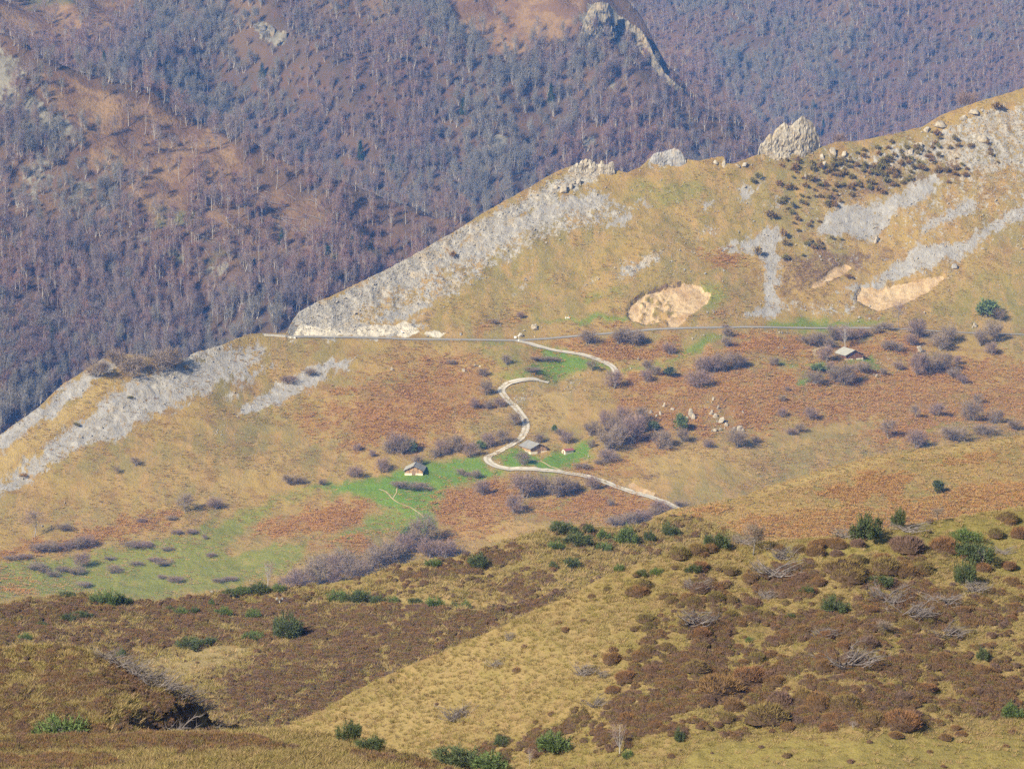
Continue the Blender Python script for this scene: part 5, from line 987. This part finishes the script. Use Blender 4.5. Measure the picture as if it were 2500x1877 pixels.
for i, (a, b, w, h, lb) in enumerate([(1304, 799, 24, 13, 'large pale boulder group above the road near the junction'), (1272, 823, 18, 12, 'pale boulder behind the signpost at the junction'), (957, 912, 12, 9, 'single white boulder on the slope left of the track'), (1132, 913, 12, 10, 'pale boulder low on the slope right of the single white boulder'),
        (1162, 903, 20, 8, 'flat pale boulders below the road junction'), (2244, 856, 24, 18, 'white split boulder among bushes right of the upper barn'), (2140, 915, 11, 10, 'pale boulder below the upper barn'), (2380, 800, 18, 14, 'white boulder beside the road near the corner bushes'), (2330, 660, 26, 13, 'grey boulder at the foot of the long scree'),
        (1671, 668, 8, 7, 'small grey boulder on the grass above the landslip'), (1767, 667, 8, 5, 'small flat grey stone under the rusty patch'), (2124, 748, 7, 8, 'dark grey boulder stuck in the ochre landslip'), (2098, 779, 12, 5, 'flat grey stone on the green verge'), (2123, 783, 9, 5, 'small grey stone on the green verge'), (2145, 783, 11, 5, 'low grey stone on the green verge'),
        (1044, 825, 8, 6, 'little grey stone beside the road past the cliff'), (1125, 823, 9, 7, 'grey block beside the road between cliff and junction'), (1539, 893, 8, 5, 'small white stone on the green strip'), (1385, 1068, 10, 5, 'white stone in the scrub above the hut'), (2002, 870, 8, 6, 'white stone beside the curved farm track')]):
    rock('boulder', a, b, w, h, lb, seed=i, parts=2 if w > 16 else 1, mat=(M_rock, M_rock_g)[('grey' in lb) * 1])
rock('standing_stone', 1558, 873, 9, 13, 'lone upright pale standing stone on the rusty bracken', 'stone', seed=40, taper=.75)
crag('rock_pile', [(676, 1466, 16, 16, 0), (688, 1466, 14, 13, 2), (697, 1466, 12, 10, 2), (703, 1468, 10, 7, 1), (682, 1469, 10, 8, 0)], 'heap of grey and white stones on the heather moor', 63, M_rock_g, H)
crag('rock_pile', [(516, 1447, 18, 7, 2), (530, 1445, 14, 6, 1)], 'low grey stones at the far edge of the moor', 64, M_rock_g, H)
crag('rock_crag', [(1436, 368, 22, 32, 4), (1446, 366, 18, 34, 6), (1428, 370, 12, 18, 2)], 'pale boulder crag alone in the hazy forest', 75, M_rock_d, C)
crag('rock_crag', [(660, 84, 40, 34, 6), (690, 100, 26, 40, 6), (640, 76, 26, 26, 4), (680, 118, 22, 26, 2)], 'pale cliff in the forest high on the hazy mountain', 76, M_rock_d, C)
gb = np.random.default_rng(99)
SMALL = []
for (x0, y0, x1, y1, n, lb, gp) in ((2080, 850, 2200, 930, 34, 'small white stone in the bouldery ground around the upper barn', 'white stones round the upper barn'), (1930, 920, 1975, 955, 12, 'small white stone on the green patch below the upper barn', 'white stones on the green patch'),
        (1255, 955, 1310, 990, 14, 'small white stone on the bare bank right of the track bend', 'white stones on the bank'), (1380, 910, 1440, 950, 14, 'small pale stone on the grassy mound right of the track', 'pale stones on the mound'), (1560, 985, 1650, 1030, 14, 'small white stone on the grass above the big thicket', 'stones above the thicket'),
        (1720, 990, 1815, 1060, 30, 'small white stone in the rocky patch', 'stones of the rocky patch'), (520, 1030, 580, 1070, 16, 'small white stone on the rusty slope under the scree', 'stones under the scree')):
    for i in range(n):
        a, b = gb.uniform(x0, x1), gb.uniform(y0, y1); m = float(M.mpp(a, b)[0]); k = gb.uniform(3.5, 8) * m
        o = link(bpy.data.objects.new('stone', STONE[i % 6])); o.location = M.at(a, b)[0] - [0, 0, .12 * k]; o.scale = (k, k, k * .9); o.rotation_euler = (0, 0, gb.uniform(0, 6.28)); props(o, lb, 'stone', gp)
# ------------------------------------------------------------------ bushes and trees, one by one: (px, base py, width px, height px, label)
def bush(a, b, w, h, label, group=None, kind='b', L=M):
    m = float(L.mpp(a, b)[0]); P = L.at(a, b)[0]; w_, h_ = w * m * .98, h * m * 1.14
    if kind == 'b': k = random.randrange(6); return plant('bare_bush', P, list(zip(('stems', 'crown'), BUSH[k])), (6.8, 5.5), w_, h_, label, 'bush', group)
    if kind == 'h': k = random.randrange(3); return plant('hawthorn_tree', P, list(zip(('trunk', 'crown'), HAWTH[k])), (5.6, 6.0), w_, h_, label, 'tree', group)
    if kind == 't': k = 1 if ('white' in label or 'pale' in label) else 0; return plant('bare_tree', P, list(zip(('trunk', 'crown'), TALL[k])), (5.4, 10), w_, h_, label, 'tree', group)
    if kind == 'e': k = random.randrange(4); return plant('evergreen_bush', P, [('crown', EVER[k]), ('stems', STEM_E[k % 2])], (4.4, 4.4), w_, h_, label, 'bush', group)
    if kind == 'j': k = random.randrange(5); return plant('juniper', P, [('crown', JUNI[k]), ('stems', STEM_J[k % 2])], (3.2, 1.4), w_, h_, label, 'shrub', group)
    if kind == 'x': k = random.randrange(4); return plant('green_shrub', P, [('crown', BOX[k])], (2.6, 2.2), w_, h_, label, 'shrub', group)
    if kind == 'm': k = random.randrange(6); return plant('heather_cushion', P, list(zip(('core', 'twigs'), HEATH[k])), (2.05, .85), w_, h_, label, 'heather', group)
    if kind == 'd': k = random.randrange(4); return plant('dead_brush', P, list(zip(('branches', 'twigs'), BRUSH[k])), (3.9, .95), w_, h_, label, 'brush', group, random.uniform(-.5, .5))
BUSHES = [
 (1438, 841, 45, 32, 'round bare bush just under the road, left of the dark roadside thicket'), (1634, 857, 30, 25, 'small bare bush with shadow on the green gap under the road'), (1777, 822, 28, 20, 'small bare bush close under the road right of the landslip'),
 (1777, 849, 30, 23, 'small round bush below the one close under the road'), (1446, 906, 26, 25, 'small hawthorn on the green grass inside the track bend', 'h'), (1498, 941, 42, 40, 'round bare bush below the vanishing end of the upper track'),
 (1636, 912, 27, 19, 'small ivy-green bush on the bracken', 'e'), (1704, 939, 58, 34, 'wide dark bare bush below the long thicket'), (1444, 1072, 36, 32, 'bare bush between the hut and the big thicket'), (1442, 1097, 18, 17, 'little bare bush on the green edge near the hut'),
 (1593, 1062, 26, 20, 'small half-green bush right of the big thicket', 'e'), (1661, 1060, 28, 34, 'bright evergreen bush with a dark shadow on the bracken', 'e'), (1667, 1087, 28, 30, 'bare bush under the bright evergreen'), (1617, 1106, 48, 40, 'round reddish bare bush right of the big thicket'),
 (1731, 1101, 26, 18, 'low brown bush between two grey bushes on the bracken'), (1799, 1098, 47, 42, 'large grey bush below the rocky patch'), (1845, 1082, 22, 14, 'low bush right of the large grey bush'), (1316, 1081, 26, 20, 'bare bush just above the middle barn'),
 (1354, 1060, 13, 18, 'tiny dark evergreen above the middle barn', 'e'), (1368, 1067, 24, 16, 'bare bush beside the tiny evergreen'), (1384, 1085, 32, 26, 'sprawling bare bush above the hut'), (1446, 1190, 36, 30, 'bare bush leaning over the lower track'), (1491, 1228, 17, 15, 'little bush on the bracken under the lower track'),
 (1612, 1247, 46, 24, 'bare bush at the end of the lower track'), (1008, 1104, 19, 25, 'bright green bush at the right end of the thicket above the lone barn', 'e'), (1061, 1112, 22, 20, 'small bare bush left of the pair above the green slope'), (1147, 1113, 36, 32, 'round bare bush left of the track bend'),
 (1172, 1093, 22, 18, 'low green bush at the foot of the grey bush by the track', 'e'), (1193, 1090, 34, 32, 'grey bush with green foot left of the track'), (1230, 1084, 34, 32, 'grey bush beside the track above the bend'), (1020, 1131, 28, 24, 'bare bush directly behind the lone barn'), (1275, 1140, 34, 30, 'bare bush on the green inside the track loop'),
 (1176, 1202, 38, 32, 'round bush casting a shadow on the bracken under the loop'), (1257, 1250, 42, 40, 'grey bush below the lower thicket'), (1162, 1165, 24, 20, 'thin bush below the track loop'), (1122, 1156, 22, 13, 'low brown scrub left of the thin bush'), (872, 1103, 22, 15, 'low bush at the far left of the barn thickets'),
 (932, 1149, 36, 30, 'round bush with a shadow left of the lone barn'), (868, 1160, 38, 23, 'wide low bush on the edge of the green slope'), (910, 1118, 17, 15, 'little bush between the low bush and the barn thicket'), (1185, 970, 30, 32, 'round bare bush left of the top hairpin'), (1160, 1008, 25, 24, 'bare bush lower left of the hairpin'),
 (1191, 1004, 24, 18, 'small low bush middle of the three under the hairpin'), (1221, 1001, 26, 22, 'bare bush touching the track under the hairpin'), (1255, 1042, 30, 28, 'bare bush on the outer edge of the track curve'), (1181, 925, 24, 18, 'small bush on the rusty slope above the hairpin'), (1238, 900, 24, 22, 'small bush with a dark shadow on the slope under the junction'),
 (1270, 777, 17, 15, 'tiny bush with shadow above the road junction'), (1210, 798, 17, 12, 'tiny reddish bush above the road left of the junction'), (84, 1316, 50, 64, 'tall slender bare tree at the left edge above the rusty strip', 't'), (158, 1303, 34, 15, 'low dark bush right of the tall slender tree'),
 (199, 1378, 38, 32, 'round bush with a long shadow on the pale meadow'), (452, 1254, 40, 40, 'round hawthorn with ivy-green top and long shadow on the left slope', 'h'), (527, 1241, 38, 25, 'bare bush right of the ivy-topped hawthorn'), (331, 1151, 24, 20, 'small tree with shadow high on the left grass slope', 'h'), (286, 1165, 17, 18, 'tiny tree left of its neighbour on the grass slope', 'h'),
 (500, 1325, 12, 12, 'tiny dark bush on the pale meadow'), (710, 1179, 36, 23, 'wide bush at the top edge of the green slope'), (737, 1177, 24, 15, 'low bush right of the wide bush on the green edge'), (790, 1179, 22, 13, 'small bush further right along the green edge'),
 (235, 920, 54, 34, 'broad reddish bush on the grey scree near the left crest'), (286, 893, 44, 34, 'dark bush on the left crest'), (318, 922, 64, 48, 'large bush beside the straw strip on the scree'), (392, 908, 62, 44, 'large bush on the crest behind the rock rib'), (424, 896, 44, 44, 'bush at the right end of the left crest'),
 (706, 924, 42, 13, 'flat dark bush in the scree under the road'), (756, 913, 30, 15, 'small dark bush at the upper edge of the long scree'), (2410, 776, 48, 36, 'green-hearted bush above the road near the right edge', 'e'), (2437, 788, 30, 27, 'bare bush right of the green-hearted bush'),
 (2236, 822, 48, 36, 'dark round bush at the roadside right of the upper barn'), (2225, 842, 31, 24, 'bush under the dark roadside bush'), (2136, 815, 24, 20, 'small bush under the road above the upper barn'), (2163, 807, 36, 17, 'low reddish scrub along the road'),
 (2064, 844, 34, 54, 'pale bare tree with white trunk just behind the upper barn', 't'), (2194, 803, 34, 62, 'thin tall bare tree beside the road', 't'), (2015, 881, 38, 34, 'grey bush left of the upper barn'), (2107, 906, 38, 24, 'low bush right under the upper barn'), (1983, 938, 48, 28, 'bush on the green patch below the upper barn'),
 (1998, 907, 28, 18, 'dark green low bush left below the upper barn', 'e'), (2192, 893, 24, 18, 'small bush right of the upper barn'), (2157, 908, 20, 16, 'tiny bush among the white stones'), (2337, 882, 20, 18, 'tiny reddish bush on the right bracken slope'), (2329, 916, 32, 22, 'small bush, upper of a pair on the right slope'),
 (2350, 928, 26, 18, 'small bush, lower of a pair on the right slope'), (1887, 891, 24, 18, 'small bush at the left end of the upper green strip'), (1922, 959, 12, 10, 'tiny dark bush left of the green patch'), (1909, 984, 17, 13, 'tiny grey bush alone on the grass'), (1908, 1021, 23, 18, 'small grey bush, left of two on the open grass'),
 (1981, 1027, 30, 26, 'grey bush, right of two on the open grass'), (2390, 977, 24, 20, 'small thin bush on the right slope'), (2235, 1032, 26, 30, 'thin small tree with a shadow on the bracken', 'h'), (2287, 1021, 36, 28, 'round bush left of the largest right-hand bush'), (2375, 1031, 52, 46, 'largest round bush on the right bracken slope'),
 (2427, 1039, 38, 30, 'grey bush right of the largest bush'), (2169, 1081, 40, 42, 'grey hawthorn with a dark shadow at the rusty hollow', 'h'), (2237, 1102, 44, 40, 'grey bush at the lower edge of the rusty hollow'), (2331, 1087, 60, 32, 'wide grey bush behind the brown spur'), (2408, 1074, 62, 20, 'long low grey bush along the brown spur'), (2478, 1060, 32, 22, 'faint bush at the right edge of the brown spur'),
 (1933, 1066, 26, 15, 'low reddish bush, left of two on the straw slope'), (1952, 1061, 22, 20, 'reddish bush, right of two on the straw slope'), (994, 1318, 28, 30, 'dark evergreen at the top of the copse', 'e'), (654, 1430, 28, 58, 'thin pale tree alone left of the copse', 't'), (1119, 1350, 32, 20, 'low bush at the right tip of the copse')]
for t in BUSHES: bush(t[0], t[1], t[2], t[3], t[4], None, t[5] if len(t) > 5 else 'b')
CLUMPS = [('bare bush in the dark roadside thicket of three', 'dark roadside thicket', 'b', [(1512, 836, 34, 36), (1539, 836, 46, 38), (1562, 833, 28, 30)]),
 ('bare bush in the little trio on the bracken left of the ivy-green bush', 'trio of bushes', 'b', [(1582, 904, 28, 26), (1577, 928, 28, 26), (1598, 912, 26, 19)]),
 ('bare bush in the long thicket on the upper bracken', 'long thicket', 'b', [(1715, 904, 38, 38), (1740, 902, 40, 38), (1764, 902, 40, 40), (1788, 894, 38, 34), (1808, 891, 30, 24)]),
 ('bare bush in the big thicket right of the hut', 'big thicket', 'b', [(1482, 1060, 42, 44), (1525, 1050, 48, 46), (1571, 1042, 42, 36), (1540, 1090, 62, 58), (1490, 1108, 62, 50), (1484, 1130, 48, 26), (1517, 1095, 36, 44), (1505, 1072, 40, 40), (1555, 1066, 40, 38)]),
 ('bare bush in the row of dark bushes below the lower track', 'row below the lower track', 'b', [(1403, 1194, 28, 26), (1362, 1208, 58, 46), (1322, 1202, 44, 46), (1280, 1209, 64, 52), (1385, 1205, 36, 34)]),
 ('bare bush in the thicket above the lone barn', 'thicket above the lone barn', 'b', [(970, 1107, 44, 42), (998, 1102, 34, 34), (950, 1111, 34, 28), (985, 1110, 30, 30)]),
 ('bare bush of the pair above the green slope', 'pair above the green slope', 'b', [(1080, 1107, 34, 34), (1108, 1100, 38, 36)]),
 ('low grey bush in the row on the rusty strip at the left', 'row on the rusty strip', 'b', [(89, 1350, 36, 16), (123, 1349, 42, 24), (165, 1343, 30, 20), (190, 1340, 34, 26), (215, 1335, 36, 22)]),
 ('grey bush in the trio below the road near the right edge', 'trio near the right edge', 'b', [(2425, 830, 42, 44), (2396, 838, 34, 38), (2419, 859, 30, 26)]),
 ('bare bush of the large pair under the road right of the upper barn', 'large pair under the road', 'b', [(2290, 847, 46, 36), (2313, 830, 42, 36)]),
 ('small bare bush of the two right above the upper barn', 'two small bushes above the barn', 'b', [(2169, 856, 32, 22), (2194, 859, 28, 22)]),
 ('low bare bush in the scrub along the road above the upper barn', 'scrub above the upper barn', 'b', [(1975, 841, 38, 24), (2002, 836, 38, 26), (2035, 824, 36, 32), (2058, 826, 36, 28), (2090, 822, 36, 22), (2112, 820, 30, 18), (2025, 845, 26, 22)]),
 ('bare bush in the clump standing in front of the upper barn', 'clump before the upper barn', 'b', [(2042, 930, 42, 34), (2068, 928, 44, 38), (2058, 936, 48, 26), (2026, 902, 22, 18)]),
 ('bare bush of the broad clump right of the upper barn', 'broad clump on the right slope', 'b', [(2242, 912, 38, 48), (2272, 906, 48, 44), (2298, 898, 44, 36)]),
 ('bare purplish tree in the copse between meadow and moor', 'copse by the moor', 'b', [(989, 1348, 46, 42), (1034, 1322, 62, 60), (1049, 1357, 52, 40), (1084, 1359, 58, 42), (935, 1374, 68, 48), (900, 1394, 54, 44), (860, 1422, 72, 44), (840, 1394, 62, 46), (774, 1432, 58, 60), (736, 1436, 58, 42), (704, 1440, 50, 34), (812, 1430, 40, 30), (790, 1384, 38, 24), (820, 1400, 50, 40), (960, 1362, 44, 36), (880, 1410, 44, 32), (1012, 1336, 40, 36)]),
 ('low brown bush in the strip behind the moor edge at the track end', 'brown strip at the track end', 'b', [(1500, 1284, 44, 20), (1530, 1279, 50, 26), (1565, 1268, 44, 24), (1595, 1258, 40, 20), (1663, 1236, 32, 14)])]
for lb, gp, kd, items in CLUMPS:
    for (a, b, w, h) in items: bush(a, b, w, h, lb, gp, kd)
# two treetops showing over the skyline
for a, b, w, h, lb in ((2362, 250, 46, 26, 'reddish treetop peeping over the skyline near the corner'), (2047, 346, 32, 12, 'reddish treetop peeping over the skyline right of the rock tower')):
    P = M.at(a, b + 2)[0] * np.array([1.004, 1.004, 1]) - [0, 0, 3.0]; k = 2; m = P[1] / FPX
    plant('bare_bush', P, list(zip(('stems', 'crown'), BUSH[2])), (6.8, 5.5), w * m, (h * m + 3.6), lb, 'bush')
# dark green shrubs on the rocky slope
gs = np.random.default_rng(55)
for a, b, w, h, lb in ((1882, 532, 26, 18, 'dark green bush alone above the scree tongue'), (1848, 628, 18, 22, 'olive bush at the right edge of the scree tongue'), (1912, 580, 16, 20, 'dark shrub, upper of two beside the scree tongue'), (1915, 600, 15, 16, 'dark shrub, lower of two beside the scree tongue'), (1106, 624, 17, 14, 'dark shrub on the pale rocky flank'), (2072, 686, 18, 10, 'dark green shrub by the small landslip'),
        (1838, 440, 16, 14, 'dark shrub on the grass saddle'), (1851, 430, 16, 14, 'dark shrub right beside the one on the grass saddle'), (1902, 452, 16, 14, 'reddish shrub under the rock tower'), (1910, 330 + 16, 16, 14, 'dark shrub in the saddle of the rock tower'), (1928, 352, 18, 16, 'olive shrub on the face of the rock tower'), (2434, 276, 26, 18, 'olive bush close to the skyline at the corner'), (57, 1162, 20, 8, 'bright green patch of shrub on the lower scree'), (187, 1041, 14, 9, 'dark green shrub on the left rock rib'), (320, 978, 14, 8, 'green shrub on the middle of the left rock rib'), (455, 904, 13, 14, 'dark shrub at the top of the left rock rib')):
    bush(a, b, w, h, lb, None, 'x')
n = 0
while n < 210:
    a, b = gs.normal(2190, 130), gs.normal(420, 45)
    if n > 150: a, b = gs.uniform(1900, 2120), gs.uniform(380, 680)
    c = 470 - (a - 2000) * .28
    if a > 2495 or a < 1880 or b < interp(RIDGE_M, a) + 22 or abs(b - c) > (70 if n <= 150 else 150) or (m_ := float(interp(RIDGE_M, a))) > b: continue
    if polymask([(P_scree[11][0], 1), (P_scree[9][0], 1), (P_scree[10][0], 1)], np.array([a]), np.array([b]), 3, 0)[0] > .3: continue
    w = gs.uniform(7, 16); bush(a, b, w, w * gs.uniform(.7, 1.1), 'small olive shrub scattered over the rocky slope right of the rock tower', 'olive shrubs of the rocky slope', 'x'); n += 1
for a, b, w, h in ((330, 1340, 60, 10), (350, 1345, 50, 12), (60, 1366, 40, 9), (90, 1385, 46, 14), (110, 1392, 30, 10), (150, 1390, 34, 12), (187, 1394, 40, 16), (130, 1400, 30, 10), (30, 1370, 36, 8), (270, 1362, 26, 7), (280, 1398, 40, 14), (400, 1380, 46, 8), (380, 1374, 40, 7), (330, 1382, 34, 8), (395, 1412, 22, 8), (430, 1418, 40, 12), (200, 1426, 40, 8), (410, 1354, 30, 7), (515, 1366, 24, 9), (470, 1308, 30, 10), (430, 1312, 30, 9), (345, 1284, 24, 8), (420, 1276, 26, 9), (560, 1418, 36, 8), (535, 1424, 30, 8), (1140, 1160, 26, 9), (1000, 1192, 60, 14), (1030, 1194, 50, 12), (968, 1190, 30, 12), (1320, 876, 44, 8), (1345, 880, 36, 8), (1300, 912, 40, 9), (1420, 1145, 40, 12), (1470, 1135, 36, 10), (1100, 890, 26, 8), (1770, 800, 20, 6)):
    bush(a, b, w, h, 'low purplish-brown scrub patch on the grass', 'low scrub patches', 'b')
# junipers and heather on moor and near hills
MOOR_J = [(1167, 1374, 42, 26), (1056, 1376, 40, 12), (625, 1442, 50, 18), (676, 1442, 40, 14), (822, 1470, 50, 20), (885, 1475, 52, 24), (858, 1472, 40, 18), (925, 1476, 40, 16), (958, 1477, 34, 14), (1021, 1480, 34, 16), (1062, 1487, 44, 18), (1135, 1487, 34, 16), (1103, 1484, 24, 14), (704, 1556, 62, 46), (685, 1540, 40, 26), (619, 1507, 34, 18), (619, 1561, 50, 14), (266, 1472, 56, 28),
   (163, 1456, 40, 10), (459, 1582, 60, 20), (513, 1575, 40, 14), (167, 1513, 34, 16), (205, 1506, 36, 14), (296, 1592, 22, 16), (61, 1573, 30, 12), (437, 1497, 40, 14), (475, 1497, 30, 12), (543, 1501, 44, 16), (414, 1489, 20, 10), (516, 1476, 12, 16), (103, 1529, 26, 12), (1373, 1298, 60, 20), (1436, 1298, 24, 18), (1400, 1320, 70, 20), (1358, 1337, 40, 14), (1472, 1310, 34, 18), (1532, 1320, 50, 30), (1590, 1318, 26, 20), (1475, 1335, 40, 14), (1639, 1298, 40, 24), (1392, 1383, 36, 16), (1350, 1387, 18, 14), (300, 1468, 40, 16), (235, 1470, 36, 14), (560, 1450, 34, 12), (590, 1446, 36, 14)]
for a, b, w, h in MOOR_J: bush(a, b, w, h, 'green juniper bush on the brown heather moor', 'junipers of the moor', 'j', H)
NEAR_J = [(1759, 1336, 62, 26, 'dark juniper on the hill crest left of the hawthorn'), (2108, 1314, 62, 46, 'tall dark juniper with brush on the hill crest'), (2359, 1314, 68, 20, 'flat pale-green juniper near the hill crest'), (2378, 1363, 92, 36, 'wide bright green juniper on the near hill'), (2355, 1416, 52, 40, 'tall bushy juniper above dead brush'), (2159, 1415, 60, 18, 'flat grey-green juniper in the middle of the near hill'),
  (1971, 1442, 40, 12, 'small flat juniper below the heather cushions'), (2043, 1481, 62, 26, 'bright green juniper with heather under it'), (1931, 1502, 24, 10, 'tiny bright green juniper'), (1831, 1554, 18, 10, 'tiny lime-green juniper beside the sheep path'), (2398, 1617, 28, 22, 'bright green spiky juniper on the right'), (2469, 1739, 52, 26, 'grey-green juniper at the right edge'), (2192, 1283, 28, 34, 'dark upright juniper on the skyline of the near hill'),
  (1511, 1392, 26, 12, 'small green juniper at the left end of the hill crest'), (1574, 1400, 36, 10, 'low bright juniper near the left crest'), (1604, 1396, 26, 12, 'green juniper right of the low bright one'), (1225, 1818, 42, 18, 'green juniper in the hollow at the bottom'), (1358, 1830, 92, 32, 'broad yellow-green juniper in the bottom hollow'), (1661, 1811, 24, 24, 'green juniper at the bottom of the near hill'), (1532, 1849, 26, 16, 'small green juniper beside the white dead tree'), (1690, 1390, 34, 14, 'green juniper under the left crest')]
for a, b, w, h, lb in NEAR_J: bush(a, b, w, h, lb, None, 'j', R)
bush(144, 1796, 136, 42, 'wide dark juniper at the foot of the near left knoll', None, 'j', N)
bush(850, 1800, 54, 34, 'dark rounded juniper on the end of the foreground bank', None, 'j', F); bush(905, 1822, 66, 22, 'low dark juniper right of the rounded one on the bank', None, 'j', F); bush(1140, 1872, 120, 30, 'bright green juniper at the bottom edge', None, 'j', R); bush(1210, 1880, 110, 30, 'green juniper right of the one at the bottom edge', None, 'j', R)
NEAR_D = [(1895, 1401, 112, 36, 'big grey tangle of dead brush under the hawthorn'), (1907, 1367, 62, 28, 'dead brush just right of the hawthorn'), (1702, 1431, 62, 24, 'small dead brush at the left of the near hill'), (1873, 1443, 46, 20, 'small pale dead brush below the big tangle'), (1698, 1522, 92, 34, 'wide dead brush halfway up the near hill'), (2172, 1462, 92, 42, 'upper half of the long dead brush in mid hill'), (2230, 1503, 102, 42, 'lower half of the long dead brush in mid hill'),
  (2013, 1549, 68, 22, 'pale flat dead brush'), (2317, 1557, 92, 28, 'whitish fan of dead brush on the right'), (2078, 1621, 132, 44, 'large dead brush in a dark heather patch'), (2298, 1473, 82, 24, 'straggling dead branches right of the long brush'), (2381, 1443, 62, 24, 'dead brush under the tall bushy juniper'), (2218, 1298, 92, 22, 'dead brush along the crest right of the dark juniper'), (2062, 1310, 72, 20, 'dead brush along the crest left of the dark juniper'),
  (2450, 1344, 52, 16, 'dead branches right of the wide juniper'), (1823, 1329, 72, 20, 'dead brush on the crest behind the hawthorn'), (1426, 1655, 52, 28, 'bare forked dead branches in the open grass'), (1472, 1659, 26, 18, 'small dead twigs beside the forked branches'), (1111, 1750, 72, 36, 'long dead branch on the lower left grass slope'), (1210, 1625, 42, 18, 'small dead branch high on the grass slope'), (1244, 1564, 26, 20, 'thin dead twigs near the left skyline'), (1456, 1731, 52, 24, 'grey dead brush above the heather hollow')]
for a, b, w, h, lb in NEAR_D: bush(a, b, w, h, lb, None, 'd', R)
bush(974, 1659, 46, 22, 'dead brush on the moor left of the near hill', None, 'd', H)
for a, b, w, h in ((262, 1604, 64, 22), (292, 1622, 70, 26), (322, 1640, 74, 30), (350, 1656, 76, 32), (378, 1672, 78, 34), (406, 1688, 76, 34), (434, 1702, 74, 32), (462, 1716, 70, 30), (492, 1732, 66, 26), (520, 1748, 60, 22)): bush(a, b, w, h, 'dead brush along the shaded rim of the near left knoll', 'brush on the knoll rim', 'd', N)
bush(417, 1775, 140, 62, 'grey dead brush lying in the dark hollow of the knoll', None, 'd', N); bush(505, 1772, 60, 24, 'small dead brush at the right end of the dark hollow', None, 'd', N)
for a, b, w, h, lb, kd in ((1838, 1355, 46, 70, 'dark little hawthorn standing on the near hill crest', 'h'), (2157, 1541, 38, 28, 'small blackened bush on the near hill', 'h'), (1513, 1842, 42, 70, 'white dead tree skeleton at the bottom', 't'), (1293, 1866, 20, 38, 'thin white dead stem at the bottom', 't'), (2083, 1784, 22, 18, 'tiny white dead stems on the lower grass', 't'), (2290, 1262, 30, 26, 'thin bare shrub on the skyline of the near hill', 'h')): bush(a, b, w, h, lb, None, kd, R)
NEAR_M = [(2305, 1340, 74, 30), (2214, 1340, 84, 30), (2036, 1332, 46, 17), (1994, 1340, 42, 17), (1952, 1350, 36, 17), (2161, 1382, 72, 31), (2207, 1391, 62, 25), (2252, 1389, 48, 21), (2059, 1386, 102, 27), (2074, 1408, 82, 25), (1785, 1496, 36, 19), (2461, 1276, 52, 19), (2465, 1287, 28, 13), (2431, 1310, 38, 19), (2488, 1314, 42, 21), (1827, 1644, 84, 29), (1998, 1724, 56, 37), (1907, 1716, 62, 33), (2066, 1720, 76, 27), (1960, 1701, 46, 25), (2199, 1769, 102, 35), (2131, 1765, 52, 27), (1873, 1762, 102, 37), (1755, 1686, 112, 40), (1700, 1350, 46, 20), (1660, 1362, 50, 24), (1530, 1660, 50, 20), (1700, 1630, 60, 22)]
for a, b, w, h in NEAR_M: bush(a, b, w, h, 'large rounded heather cushion on the near heath hill', 'large heather cushions of the near hill', 'm', R)
gm = np.random.default_rng(66); n = 0
while n < 150:
    a, b = gm.uniform(1480, 2500), gm.uniform(1330, 1800)
    if b < interp(RIDGE_R, a) + 12: continue
    w = gm.uniform(20, 48); bush(a, b, w, w * gm.uniform(.3, .48), 'small heather cushion on the near heath hill', 'small heather cushions of the near hill', 'm', R); n += 1
bush(2290, 1207, 24, 26, 'small green conifer alone on the brown spur', None, 'e', S)
